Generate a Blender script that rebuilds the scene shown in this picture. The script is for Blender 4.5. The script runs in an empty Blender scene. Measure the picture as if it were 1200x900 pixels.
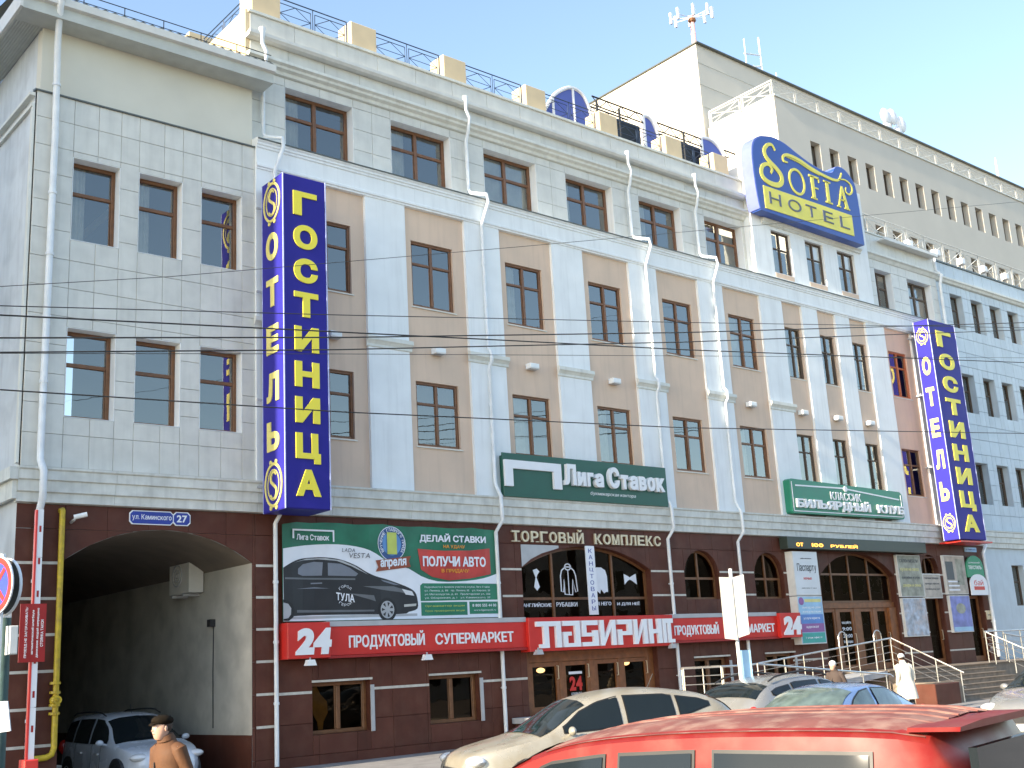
import bpy, bmesh, math, random
from mathutils import Vector, Matrix
from math import sin, cos, pi, radians as rd
random.seed(11)
S = bpy.context.scene
COL = S.collection

# ------------------------------------------------------------------ camera
cd = bpy.data.cameras.new('camera'); cam = bpy.data.objects.new('camera', cd); COL.objects.link(cam)
cd.sensor_width = 36.0; cd.lens = 40.73; cd.clip_start = 0.1; cd.clip_end = 4000
_pi, _ya, _ro = 0.240556557, 0.709211335, -0.0572580445
F = Vector((sin(_ya)*cos(_pi), cos(_ya)*cos(_pi), sin(_pi)))
R0 = Vector((cos(_ya), -sin(_ya), 0)); U0 = R0.cross(F)
Rr = R0*cos(_ro)+U0*sin(_ro); Uu = -R0*sin(_ro)+U0*cos(_ro)
M = Matrix((Rr, Uu, -F)).transposed().to_4x4(); M.translation = Vector((0, -24, 2.1))
cam.matrix_world = M
S.camera = cam

# ------------------------------------------------------------------ sky, sun, exposure
SUN_EL, SUN_AZ = rd(22), rd(1.8)      # low sun from the left, about 2 degrees in front of the facade plane
to_sun = Vector((-cos(SUN_EL)*cos(SUN_AZ), -cos(SUN_EL)*sin(SUN_AZ), sin(SUN_EL)))
W = bpy.data.worlds.new('World'); S.world = W; W.use_nodes = True
nt = W.node_tree; nt.nodes.clear()
sky = nt.nodes.new('ShaderNodeTexSky'); sky.sky_type = 'NISHITA'; sky.sun_disc = False
sky.sun_elevation = SUN_EL; sky.sun_rotation = math.atan2(to_sun.x, to_sun.y)
sky.air_density = 1.0; sky.dust_density = 0.6; sky.ozone_density = 0.35
bg = nt.nodes.new('ShaderNodeBackground'); bg.inputs['Strength'].default_value = 0.15
wo = nt.nodes.new('ShaderNodeOutputWorld')
nt.links.new(sky.outputs[0], bg.inputs[0]); nt.links.new(bg.outputs[0], wo.inputs[0])
sl = bpy.data.lights.new('sun', 'SUN'); sl.energy = 4.5; sl.angle = rd(0.6); sl.color = (1.0, 0.86, 0.66)
so = bpy.data.objects.new('sun', sl); COL.objects.link(so)
so.rotation_euler = to_sun.to_track_quat('Z', 'Y').to_euler()
S.view_settings.view_transform = 'Standard'; S.view_settings.look = 'None'
S.view_settings.exposure = 1.40; S.view_settings.gamma = 1.0
S.cycles.max_bounces = 6; S.cycles.transparent_max_bounces = 10

# ------------------------------------------------------------------ materials
MATS = {}
def mat(name, col, rough=0.6, var=0.0, nscale=3.0, namt=0.12, bump=0.0, metal=0.0, spec=0.5,
        streak=0.0, coat=0.0, emit=None, estr=0.0, bscale=None, dirt=None):
    m = bpy.data.materials.new(name); m.use_nodes = True; n = m.node_tree; b = n.nodes['Principled BSDF']
    L = n.links.new; N = n.nodes.new
    b.inputs['Roughness'].default_value = rough; b.inputs['Metallic'].default_value = metal
    b.inputs['Specular IOR Level'].default_value = spec
    if coat: b.inputs['Coat Weight'].default_value = coat; b.inputs['Coat Roughness'].default_value = 0.06
    geo = N('ShaderNodeNewGeometry')
    no = N('ShaderNodeTexNoise'); no.inputs['Scale'].default_value = nscale; no.inputs['Detail'].default_value = 6
    L(geo.outputs['Position'], no.inputs['Vector'])
    mr = N('ShaderNodeMapRange'); mr.inputs[1].default_value = 0.3; mr.inputs[2].default_value = 0.7
    mr.inputs[3].default_value = 1-namt; mr.inputs[4].default_value = 1+namt*0.5
    L(no.outputs[0], mr.inputs[0])
    fac = mr.outputs[0]
    if var:
        oi = N('ShaderNodeObjectInfo'); m2 = N('ShaderNodeMapRange')
        m2.inputs[3].default_value = 1-var; m2.inputs[4].default_value = 1+var
        L(oi.outputs['Random'], m2.inputs[0])
        mu = N('ShaderNodeMath'); mu.operation = 'MULTIPLY'; L(fac, mu.inputs[0]); L(m2.outputs[0], mu.inputs[1]); fac = mu.outputs[0]
    if streak:
        mp = N('ShaderNodeMapping'); mp.inputs['Scale'].default_value = (5, 5, 0.35); L(geo.outputs['Position'], mp.inputs[0])
        n2 = N('ShaderNodeTexNoise'); n2.inputs['Scale'].default_value = 1.3; n2.inputs['Detail'].default_value = 5
        L(mp.outputs[0], n2.inputs['Vector'])
        m3 = N('ShaderNodeMapRange'); m3.inputs[1].default_value = 0.5; m3.inputs[2].default_value = 0.75
        m3.inputs[3].default_value = 1; m3.inputs[4].default_value = 1-streak
        L(n2.outputs[0], m3.inputs[0])
        mu = N('ShaderNodeMath'); mu.operation = 'MULTIPLY'; L(fac, mu.inputs[0]); L(m3.outputs[0], mu.inputs[1]); fac = mu.outputs[0]
    mx = N('ShaderNodeMixRGB'); mx.blend_type = 'MULTIPLY'; mx.inputs[0].default_value = 1
    mx.inputs[1].default_value = (*col, 1); L(fac, mx.inputs[2])
    out = mx.outputs[0]
    if dirt:
        dn = N('ShaderNodeTexNoise'); dn.inputs['Scale'].default_value = dirt[2]; dn.inputs['Detail'].default_value = 8
        L(geo.outputs['Position'], dn.inputs['Vector'])
        dr = N('ShaderNodeMapRange'); dr.inputs[1].default_value = 0.45; dr.inputs[2].default_value = 0.75; dr.inputs[4].default_value = dirt[1]
        L(dn.outputs[0], dr.inputs[0])
        mm = N('ShaderNodeMixRGB'); mm.inputs[2].default_value = (*dirt[0], 1); L(dr.outputs[0], mm.inputs[0]); L(out, mm.inputs[1]); out = mm.outputs[0]
    L(out, b.inputs['Base Color'])
    if rough > 0.15:
        rr = N('ShaderNodeMapRange'); rr.inputs[3].default_value = max(0.03, rough-0.1); rr.inputs[4].default_value = min(1, rough+0.12)
        L(no.outputs[0], rr.inputs[0]); L(rr.outputs[0], b.inputs['Roughness'])
    if bump:
        bn = N('ShaderNodeTexNoise'); bn.inputs['Scale'].default_value = bscale or nscale*12; bn.inputs['Detail'].default_value = 4
        L(geo.outputs['Position'], bn.inputs['Vector'])
        bp = N('ShaderNodeBump'); bp.inputs['Strength'].default_value = bump; bp.inputs['Distance'].default_value = 0.01
        L(bn.outputs[0], bp.inputs['Height']); L(bp.outputs[0], b.inputs['Normal'])
    if emit:
        b.inputs['Emission Color'].default_value = (*emit, 1); b.inputs['Emission Strength'].default_value = estr
    MATS[name] = m; return m

def glassmat(name, tint=(0.85, 0.9, 0.92), boost=0.10, ripple=0.02):
    m = bpy.data.materials.new(name); m.use_nodes = True; n = m.node_tree; n.nodes.clear()
    N = n.nodes.new; L = n.links.new
    o = N('ShaderNodeOutputMaterial'); mix = N('ShaderNodeMixShader'); tr = N('ShaderNodeBsdfTransparent'); gl = N('ShaderNodeBsdfGlossy')
    tr.inputs[0].default_value = (tint[0]*0.75, tint[1]*0.75, tint[2]*0.75, 1); gl.inputs['Roughness'].default_value = 0.01
    gl.inputs['Color'].default_value = (*tint, 1)
    fr = N('ShaderNodeFresnel'); fr.inputs[0].default_value = 1.5
    ad = N('ShaderNodeMath'); ad.operation = 'ADD'; ad.inputs[1].default_value = boost; ad.use_clamp = True
    L(fr.outputs[0], ad.inputs[0]); L(ad.outputs[0], mix.inputs[0]); L(tr.outputs[0], mix.inputs[1]); L(gl.outputs[0], mix.inputs[2])
    geo = N('ShaderNodeNewGeometry'); no = N('ShaderNodeTexNoise'); no.inputs['Scale'].default_value = 1.6; L(geo.outputs['Position'], no.inputs['Vector'])
    bp = N('ShaderNodeBump'); bp.inputs['Strength'].default_value = ripple*5; bp.inputs['Distance'].default_value = 0.02
    L(no.outputs[0], bp.inputs['Height']); L(bp.outputs[0], gl.inputs['Normal']); L(bp.outputs[0], fr.inputs['Normal'])
    L(mix.outputs[0], o.inputs[0]); MATS[name] = m; return m

mat('marble', (.66, .655, .60), .38, var=.03, nscale=2.5, namt=.10, streak=.10, spec=.5, bump=.05)
mat('marble_ledge', (.68, .69, .64), .5, nscale=4, namt=.12, streak=.18, var=.05, dirt=((.36, .36, .32), .35, 3))
mat('joint', (.30, .31, .30), .9)
mat('beige_wall', (.66, .64, .55), .8, nscale=.7, namt=.08, bump=.1)
mat('side_wall', (.66, .70, .72), .8, nscale=1, namt=.12, streak=.15, dirt=((.3, .32, .33), .5, 1.2))
mat('plaster', (.71, .54, .41), .85, nscale=1.1, namt=.06, streak=.09, bump=.15, bscale=60, dirt=((.50, .41, .33), .35, .9))
mat('plaster_pink', (.72, .49, .38), .85, nscale=1.1, namt=.07, streak=.06, bump=.15, bscale=60)
mat('white_paint', (.83, .86, .86), .7, nscale=1.5, namt=.06, streak=.10, bump=.08)
mat('trim', (.74, .75, .69), .6, nscale=5, namt=.08, streak=.14, dirt=((.40, .39, .33), .3, 2.5))
mat('brown_tile', (.105, .036, .023), .5, var=.10, nscale=1.6, namt=.22, streak=.10, bump=.03, spec=.22, dirt=((.17, .085, .06), .30, 2.5))
mat('stripe', (.60, .57, .50), .7, nscale=6, namt=.2)
mat('wood', (.19, .082, .032), .4, nscale=9, namt=.25)
mat('wood_door', (.24, .09, .03), .4, nscale=5, namt=.3)
mat('dark_frame', (.10, .065, .04), .5)
mat('post', (.72, .57, .36), .75, nscale=2, namt=.08)
mat('iron', (.04, .07, .13), .5)
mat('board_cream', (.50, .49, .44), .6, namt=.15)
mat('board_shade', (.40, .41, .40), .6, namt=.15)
mat('iron_white', (.72, .72, .68), .5)
mat('pipe', (.76, .80, .82), .4, nscale=4, namt=.10, streak=.12)
mat('gutter', (.72, .72, .68), .45, nscale=3, namt=.1)
mat('soffit', (.52, .54, .50), .6)
mat('roof_metal', (.12, .13, .12), .4, metal=.4, nscale=3)
mat('yellow_pipe', (.55, .40, .02), .45, nscale=6, namt=.25, dirt=((.2, .12, .05), .5, 8))
mat('sign_blue', (.026, .022, .26), .5, nscale=1, namt=.05, spec=.2)
mat('sign_blue_side', (.032, .028, .30), .5, nscale=1, namt=.05, spec=.2)
mat('sign_yellow', (.80, .70, .05), .4, namt=.04)
mat('sign_cream', (.82, .72, .22), .4, namt=.04)
mat('sofia_blue', (.03, .085, .36), .35, namt=.05)
mat('sofia_yellow', (.80, .72, .10), .4, namt=.05)
mat('sofia_ink', (.10, .12, .16), .5)
mat('sofia_side', (.16, .20, .50), .45)
mat('lavender', (.50, .56, .85), .45)
mat('green_sign', (.012, .095, .062), .35, namt=.08)
mat('green_club', (.02, .22, .13), .35, namt=.08)
mat('letter_white', (.82, .84, .86), .5, namt=.03)
mat('letter_gold', (.70, .60, .42), .35, metal=.3, namt=.1)
mat('red_sign', (.62, .030, .022), .32, namt=.06)
mat('red_dark', (.34, .016, .014), .4, namt=.1)
mat('white_print', (.80, .83, .88), .5, namt=.05)
mat('grey_metal', (.45, .46, .47), .45, namt=.1)
mat('steel', (.62, .60, .56), .28, metal=.9, namt=.1)
mat('black', (.012, .012, .012), .5)
mat('rubber', (.02, .02, .02), .8)
mat('interior', (.035, .03, .027), .9)
mat('wood_sunlit', (.50, .13, .045), .4, nscale=9, namt=.2)  # wood frame with the sun's orange-red reflection put into its colour
mat('curtain', (.66, .64, .58), .9, nscale=3, namt=.2)
mat('passage_wall', (.56, .53, .46), .85, nscale=1.2, namt=.15, dirt=((.25, .24, .21), .5, 1.5))
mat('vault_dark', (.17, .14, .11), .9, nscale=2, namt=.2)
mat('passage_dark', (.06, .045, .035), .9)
mat('ticker', (.035, .05, .04), .4)
mat('led', (.9, .35, .05), .5, emit=(1, .42, .06), estr=1.4)
mat('lampglow', (1, .8, .5), .5, emit=(1, .72, .36), estr=2.2)
mat('purple', (.09, .12, .42), .35, namt=.1)
mat('net', (.02, .03, .04), .7)
mat('tower', (.60, .57, .50), .8, nscale=.5, namt=.06, var=.02)
mat('wing', (.56, .64, .69), .5, var=.05, nscale=2, namt=.08, streak=.08)
mat('asphalt', (.055, .055, .056), .9, nscale=8, namt=.25, bump=.4, bscale=120)
mat('paving', (.26, .25, .24), .85, nscale=3, namt=.2, bump=.2)
mat('granite', (.25, .20, .15), .6, nscale=5, namt=.3, streak=.2)
mat('kerb', (.40, .41, .42), .8, nscale=6, namt=.2)
mat('line_paint', (.75, .75, .72), .7, nscale=10, namt=.2)
mat('wire', (.03, .03, .03), .6)
mat('ac', (.70, .68, .62), .5, namt=.08)
mat('far_wall', (.42, .34, .26), .85, nscale=.6, namt=.12)
mat('far_roof', (.12, .09, .08), .8)
mat('skin', (.62, .38, .27), .5, namt=.06)
mat('coat_brown', (.11, .045, .016), .75, nscale=9, namt=.18, bump=.3, bscale=40)
mat('cap_brown', (.014, .010, .006), .9, nscale=20, namt=.3, spec=.1)
mat('trousers', (.03, .03, .035), .85)
mat('coat_white', (.80, .75, .62), .8, nscale=6, namt=.1, bump=.3, bscale=30)
mat('coat_grey', (.07, .05, .042), .85)
mat('hair', (.05, .03, .02), .7)
mat('hat_white', (.80, .78, .74), .85)
mat('tyre', (.018, .018, .018), .85)
mat('rim', (.5, .5, .52), .3, metal=.8)
mat('lamp_lens', (.72, .74, .76), .08, spec=.8, coat=.6)
mat('tail_lens', (.60, .02, .015), .15, coat=.5)
mat('plastic', (.03, .03, .032), .55)
mat('car_red', (.215, .018, .015), .42, nscale=4, namt=.08, coat=.0, spec=.22, dirt=((.30, .12, .09), .35, 5))
mat('car_red_roof', (.22, .085, .07), .6, nscale=4, namt=.2, spec=.2, dirt=((.40, .27, .21), .8, 7))
mat('car_champagne', (.40, .37, .30), .28, metal=.3, coat=.4, namt=.08, dirt=((.24, .19, .11), .6, 2.5))
mat('car_blue', (.17, .27, .48), .22, metal=.3, coat=.7, namt=.05)
mat('car_silver', (.29, .29, .28), .25, metal=.4, coat=.6, namt=.08)
mat('car_white', (.62, .66, .72), .25, coat=.6, namt=.08)
mat('car_glass', (.010, .015, .018), .06, spec=.32, namt=.05)
mat('car_glass_light', (.10, .14, .13), .05, spec=.6, namt=.4, nscale=5)
mat('poster_white', (.70, .74, .76), .5, namt=.06, nscale=2)
mat('poster_blue', (.12, .27, .62), .5)
mat('poster_sky', (.35, .58, .78), .5)
mat('poster_teal', (.06, .38, .34), .5)
mat('poster_plum', (.30, .12, .34), .5)
mat('poster_yellow', (.72, .68, .28), .5)
mat('poster_olive', (.36, .37, .30), .6, nscale=4, namt=.4)
mat('poster_tan', (.50, .45, .38), .6, nscale=4, namt=.3)
mat('poster_green', (.04, .30, .16), .5)
mat('poster_violet', (.24, .27, .60), .5, nscale=3, namt=.35)
mat('poster_art', (.46, .52, .60), .5, nscale=5, namt=.5, dirt=((.55, .42, .35), .8, 4))
mat('print_ink', (.08, .09, .10), .5)
mat('banner_green', (.015, .17, .09), .35, nscale=1.2, namt=.45)
mat('banner_green_b', (.02, .20, .11), .4, nscale=3, namt=.15)
mat('banner_red', (.55, .05, .035), .4, nscale=1.5, namt=.4)
mat('print_car', (.022, .022, .024), .4, nscale=1.5, namt=.3)
mat('print_car_light', (.14, .15, .16), .4)
mat('print_glass', (.20, .22, .26), .4)
mat('banner_orange', (.75, .30, .03), .5)
mat('badge_blue', (.03, .09, .26), .4)
mat('badge_sky', (.12, .30, .62), .4)
mat('badge_lime', (.55, .62, .12), .4)
mat('ribbon', (.30, .07, .03), .5)
mat('plate_blue', (.02, .045, .32), .35)
mat('road_red', (.70, .05, .04), .35)
mat('road_blue', (.06, .09, .50), .35)
mat('pole_dark', (.05, .10, .095), .6, nscale=8, namt=.3)
mat('grey_wall_old', (.34, .38, .37), .7, nscale=3, namt=.3)
mat('mast_red', (.75, .42, .42), .5)
mat('bark', (.10, .08, .06), .9)
mat('blind_brown', (.12, .075, .05), .8)
mat('curtain_yellow', (.55, .36, .10), .8, nscale=5, namt=.2)
glassmat('glass', (.92, .94, .90), .17); glassmat('glass_brown', (.62, .5, .38), .0)

# ------------------------------------------------------------------ mesh helpers
class Fr:                       # a flat working frame: origin, right, up, outward normal
    def __init__(s, o, u=(1, 0, 0), v=(0, 0, 1)):
        s.o = Vector(o); s.u = Vector(u).normalized(); s.v = Vector(v).normalized(); s.n = s.u.cross(s.v)
    def p(s, a, b, d=0): return s.o+s.u*a+s.v*b+s.n*d
def FRONT(y): return Fr((0, y, 0))       # facade frame: a = X, b = Z, outward = -Y

class MB:
    def __init__(s): s.v = []; s.f = []
    def add(s, vs, fs):
        k = len(s.v); s.v += [Vector(q) for q in vs]; s.f += [tuple(i+k for i in f) for f in fs]; return s
    def box(s, x0, x1, y0, y1, z0, z1):
        return s.add([(x0, y0, z0), (x1, y0, z0), (x1, y1, z0), (x0, y1, z0), (x0, y0, z1), (x1, y0, z1), (x1, y1, z1), (x0, y1, z1)],
                     [(0, 3, 2, 1), (4, 5, 6, 7), (0, 1, 5, 4), (1, 2, 6, 5), (2, 3, 7, 6), (3, 0, 4, 7)])
    def bbox(s, x0, x1, y0, y1, z0, z1, c=.01):      # box with chamfered front edges (front = -Y)
        v = []
        for y, e in ((y1, 0), (y0+c, 0), (y0, c)):
            v += [(x0+e, y, z0+e), (x1-e, y, z0+e), (x1-e, y, z1-e), (x0+e, y, z1-e)]
        f = [(0, 1, 2, 3)[::-1], (8, 9, 10, 11)]
        for k in (0, 4):
            for i in range(4):
                j = (i+1) % 4; f.append((k+i, k+j, k+4+j, k+4+i))
        f[0] = (3, 2, 1, 0)
        return s.add(v, f)
    def ext(s, fr, pts, d0, d1):                    # polygon extruded in a frame from depth d0 out to d1
        n = len(pts); a = [fr.p(x, y, d0) for x, y in pts]; b = [fr.p(x, y, d1) for x, y in pts]
        return s.add(a+b, [tuple(range(n))[::-1], tuple(range(n, 2*n))]+[(i, (i+1) % n, n+(i+1) % n, n+i) for i in range(n)])
    def rect(s, fr, a0, a1, b0, b1, d0, d1): return s.ext(fr, [(a0, b0), (a1, b0), (a1, b1), (a0, b1)], d0, d1)
    def prof(s, pts, x0, x1):                       # (y,z) profile swept along X
        n = len(pts); a = [(x0, y, z) for y, z in pts]; b = [(x1, y, z) for y, z in pts]
        return s.add(a+b, [tuple(range(n)), tuple(range(n, 2*n))[::-1]]+[(i, n+i, n+(i+1) % n, (i+1) % n) for i in range(n)])
    def tube(s, pts, r, n=8, caps=True):
        pts = [Vector(p) for p in pts]; rs = r if isinstance(r, (list, tuple)) else [r]*len(pts)
        k = len(s.v); prev = None
        for i, p in enumerate(pts):
            t = (pts[min(i+1, len(pts)-1)]-pts[max(i-1, 0)]).normalized()
            a = prev if prev is not None else (Vector((0, 0, 1)) if abs(t.z) < .9 else Vector((1, 0, 0)))
            a = (a-t*a.dot(t)).normalized(); prev = a; b = t.cross(a)
            s.v += [p+(a*cos(2*pi*j/n)+b*sin(2*pi*j/n))*rs[i] for j in range(n)]
        for i in range(len(pts)-1):
            for j in range(n):
                s.f.append((k+i*n+j, k+i*n+(j+1) % n, k+(i+1)*n+(j+1) % n, k+(i+1)*n+j))
        if caps:
            s.f.append(tuple(k+j for j in range(n))[::-1]); s.f.append(tuple(k+(len(pts)-1)*n+j for j in range(n)))
        return s
    def bar(s, p, q, w=.02): return s.tube([p, q], w/2*1.2, 4)
    def sph(s, c, r, nu=12, nv=8):
        rx, ry, rz = r if isinstance(r, (list, tuple)) else (r, r, r)
        k = len(s.v); s.v.append(Vector((c[0], c[1], c[2]-rz)))
        for i in range(1, nv):
            t = -pi/2+pi*i/nv
            for j in range(nu):
                s.v.append(Vector((c[0]+rx*cos(t)*cos(2*pi*j/nu), c[1]+ry*cos(t)*sin(2*pi*j/nu), c[2]+rz*sin(t))))
        s.v.append(Vector((c[0], c[1], c[2]+rz)))
        for j in range(nu): s.f.append((k, k+1+(j+1) % nu, k+1+j))
        for i in range(nv-2):
            for j in range(nu):
                a = k+1+i*nu+j; b = k+1+i*nu+(j+1) % nu; s.f.append((a, b, b+nu, a+nu))
        e = len(s.v)-1
        for j in range(nu): s.f.append((e, e-nu+j, e-nu+(j+1) % nu))
        return s
    def disc(s, fr, a, b, r, d0, d1, n=24, ry=None):
        return s.ext(fr, [(a+r*cos(2*pi*i/n), b+(ry or r)*sin(2*pi*i/n)) for i in range(n)], d0, d1)
    def ring(s, fr, a, b, r0, r1, d0, d1, n=28, e=1.0):
        k = len(s.v)
        for i in range(n):
            c, q = cos(2*pi*i/n), sin(2*pi*i/n)
            for r, d in ((r0, d0), (r1, d0), (r1, d1), (r0, d1)): s.v.append(fr.p(a+r*c*e, b+r*q, d))
        for i in range(n):
            j = (i+1) % n
            for m in range(4): s.f.append((k+4*i+m, k+4*i+(m+1) % 4, k+4*j+(m+1) % 4, k+4*j+m))
        return s
    def ribbon(s, fr, pts, w, d0, d1):              # flat stroke of varying width through 2D points
        n = len(pts); ws = w if isinstance(w, (list, tuple)) else [w]*n
        L_, R_ = [], []
        for i in range(n):
            p = pts[max(i-1, 0)]; q = pts[min(i+1, n-1)]; dx, dy = q[0]-p[0], q[1]-p[1]; l = math.hypot(dx, dy) or 1
            nx, ny = -dy/l*ws[i]/2, dx/l*ws[i]/2
            L_.append((pts[i][0]+nx, pts[i][1]+ny)); R_.append((pts[i][0]-nx, pts[i][1]-ny))
        for i in range(n-1): s.ext(fr, [R_[i], R_[i+1], L_[i+1], L_[i]], d0, d1)
        return s

def smoothpts(p, k=4):          # Catmull-Rom through 2D or 3D points
    p = [Vector((*q, 0)) if len(q) == 2 else Vector(q) for q in p]; two = True
    out = []
    for i in range(len(p)-1):
        a, b, c, d = p[max(i-1, 0)], p[i], p[i+1], p[min(i+2, len(p)-1)]
        for j in range(k):
            t = j/k; out.append(.5*((2*b)+(c-a)*t+(2*a-5*b+4*c-d)*t*t+(3*b-a-3*c+d)*t**3))
    out.append(p[-1]); return out
def sm2(p, k=4): return [(q.x, q.y) for q in smoothpts(p, k)]

LOC = {}
def E(name, loc, label=None, cat=None, group=None, kind=None, rotz=0):
    o = bpy.data.objects.new(name, None); o.empty_display_size = .3; COL.objects.link(o)
    o.location = loc; o.rotation_euler = (0, 0, rotz); LOC[o] = Vector(loc)
    tag(o, label, cat, group, kind); return o
def tag(o, label=None, cat=None, group=None, kind=None):
    if label: o['label'] = label
    if cat: o['category'] = cat
    if group: o['group'] = group
    if kind: o['kind'] = kind
    return o
def mesh(name, vs, fs, m, smooth=False):
    me = bpy.data.meshes.new(name); me.from_pydata([tuple(v) for v in vs], [], fs)
    if m: me.materials.append(MATS[m] if isinstance(m, str) else m)
    if smooth: me.polygons.foreach_set('use_smooth', [True]*len(me.polygons))
    return me
def fixn(me):
    bm = bmesh.new(); bm.from_mesh(me); bmesh.ops.recalc_face_normals(bm, faces=bm.faces); bm.to_mesh(me); bm.free()
def B(name, mb, m, parent=None, smooth=False, local=False, label=None, cat=None, group=None, kind=None):
    """one mesh object out of world-space (or, with local, parent-space) geometry"""
    off = Vector((0, 0, 0))
    if parent is not None:
        if not local: off = LOC[parent]
    else:
        xs = [v.x for v in mb.v]; ys = [v.y for v in mb.v]; zs = [v.z for v in mb.v]
        off = Vector(((min(xs)+max(xs))/2, (min(ys)+max(ys))/2, min(zs)))
    me = mesh(name, [v-off for v in mb.v], mb.f, m, smooth)
    if len(mb.f) > 1: fixn(me)
    if smooth:
        try: me.set_sharp_from_angle(angle=rd(40))
        except Exception: pass
    o = bpy.data.objects.new(name, me); COL.objects.link(o)
    if parent is not None: o.parent = parent; LOC[o] = off if not local else Vector((0, 0, 0))
    else: o.location = off; LOC[o] = Vector(off)
    tag(o, label, cat, group, kind); return o
CACHE = {}
def INST(name, key, mk, m, parent, loc):
    """object sharing cached mesh; loc in world space"""
    if key not in CACHE:
        mb = mk(); me = mesh(name, mb.v, mb.f, m)
        if len(mb.f) > 1: fixn(me)
        CACHE[key] = me
    o = bpy.data.objects.new(name, CACHE[key]); COL.objects.link(o); o.parent = parent
    o.location = Vector(loc)-LOC[parent]; LOC[o] = Vector(loc); return o

TC = {}
from mathutils.geometry import interpolate_bezier, delaunay_2d_cdt
def area(p): return sum(p[i][0]*p[(i+1) % len(p)][1]-p[(i+1) % len(p)][0]*p[i][1] for i in range(len(p)))/2
def inside(pt, p):
    c = False; x, y = pt
    for i in range(len(p)):
        x1, y1 = p[i]; x2, y2 = p[i-1]
        if (y1 > y) != (y2 > y) and x < (x2-x1)*(y-y1)/(y2-y1)+x1: c = not c
    return c
def contours(s):
    """outlines of the built-in font, triangulated with the non-zero rule, as its contours cross themselves"""
    cu = bpy.data.curves.new('t', 'FONT'); cu.body = s; cu.size = 1
    ob = bpy.data.objects.new('t', cu); COL.objects.link(ob); dg = bpy.context.evaluated_depsgraph_get()
    cv = ob.to_curve(dg); cont = []
    for sp in cv.splines:
        if sp.type == 'BEZIER':
            b = sp.bezier_points; p = []
            for i in range(len(b)):
                q = b[(i+1) % len(b)]; a0, a1, a2, a3 = b[i].co, b[i].handle_right, q.handle_left, q.co
                st = (a3-a0).length; dev = max(abs((a1-a0).cross(a3-a0).z), abs((a2-a0).cross(a3-a0).z))/(st+1e-9)
                n = 2 if dev < .004 else 6
                p += [(v.x, v.y) for v in interpolate_bezier(a0, a1, a2, a3, n)[:-1]]
        else: p = [(v.co.x, v.co.y) for v in sp.points]
        q = []
        for v in p:
            if not q or math.hypot(v[0]-q[-1][0], v[1]-q[-1][1]) > 1e-4: q.append(v)
        if len(q) > 2 and math.hypot(q[0][0]-q[-1][0], q[0][1]-q[-1][1]) < 1e-4: q.pop()
        if len(q) > 2: cont.append(q)
    ob.to_curve_clear(); bpy.data.objects.remove(ob); bpy.data.curves.remove(cu)
    return cont
CH = {}
for _c in 'АБВГДЕЖЗИЙКЛМНОПРСТУФХЦЧШЩЪЫЬЭЮЯЁабвгдежзийклмнопрстуфхцчшщъыьэюяHOTELADVSwligastavokru0123456789.,:!-': CH[_c] = contours(_c)
def glyphs(s, bold=0.0, space=1.0):
    k = (s, bold, space)
    if k in TC: return TC[k]
    cont = []; cur = 0
    for ch in s:
        if ch == ' ': cur += .30*space; continue
        cs = CH[ch]; x0 = min(p[0] for c in cs for p in c); x1 = max(p[0] for c in cs for p in c)
        cont += [[(p[0]-x0+cur, p[1]) for p in c] for c in cs]; cur += x1-x0+.105*space
    big = max(cont, key=lambda p: abs(area(p))); sg = 1 if area(big) > 0 else -1
    cont = [p if sg > 0 else p[::-1] for p in cont]            # now solids turn counter-clockwise, holes clockwise
    if bold:
        out = []
        for p in cont:
            n = len(p); r = []
            for i in range(n):
                a, b, c = p[i-1], p[i], p[(i+1) % n]
                e1 = Vector((b[0]-a[0], b[1]-a[1])).normalized(); e2 = Vector((c[0]-b[0], c[1]-b[1])).normalized()
                n1 = Vector((e1.y, -e1.x)); n2 = Vector((e2.y, -e2.x)); m = n1+n2
                if m.length < 1e-3: m = n1
                m.normalize(); d = bold/max(.5, m.dot(n1)); r.append((b[0]+m.x*d, b[1]+m.y*d))
            out.append(r)
        cont = out
    V, Ed = [], []
    for p in cont:
        b0 = len(V); V += [Vector(q) for q in p]; Ed += [(b0+i, b0+(i+1) % len(p)) for i in range(len(p))]
    r = delaunay_2d_cdt(V, Ed, [], 0, 1e-5); vs = list(r[0]); fs = []
    def wind(x, y):
        w = 0
        for p in cont:
            for i in range(len(p)):
                x1, y1 = p[i-1]; x2, y2 = p[i]
                if (y1 > y) != (y2 > y) and x < (x2-x1)*(y-y1)/(y2-y1)+x1: w += 1 if y2 > y1 else -1
        return w
    for f in r[2]:
        c = sum((vs[i] for i in f), Vector((0, 0)))/len(f)
        if wind(c.x, c.y) != 0: fs.append(tuple(f) if (vs[f[1]]-vs[f[0]]).cross(vs[f[2]]-vs[f[0]]) > 0 else tuple(f)[::-1])
    es = set((f[i], f[(i+1) % len(f)]) for f in fs for i in range(len(f)))
    ed = [e for e in es if (e[1], e[0]) not in es]
    TC[k] = (vs, fs, ed, [0]*len(vs)); return TC[k]
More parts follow.
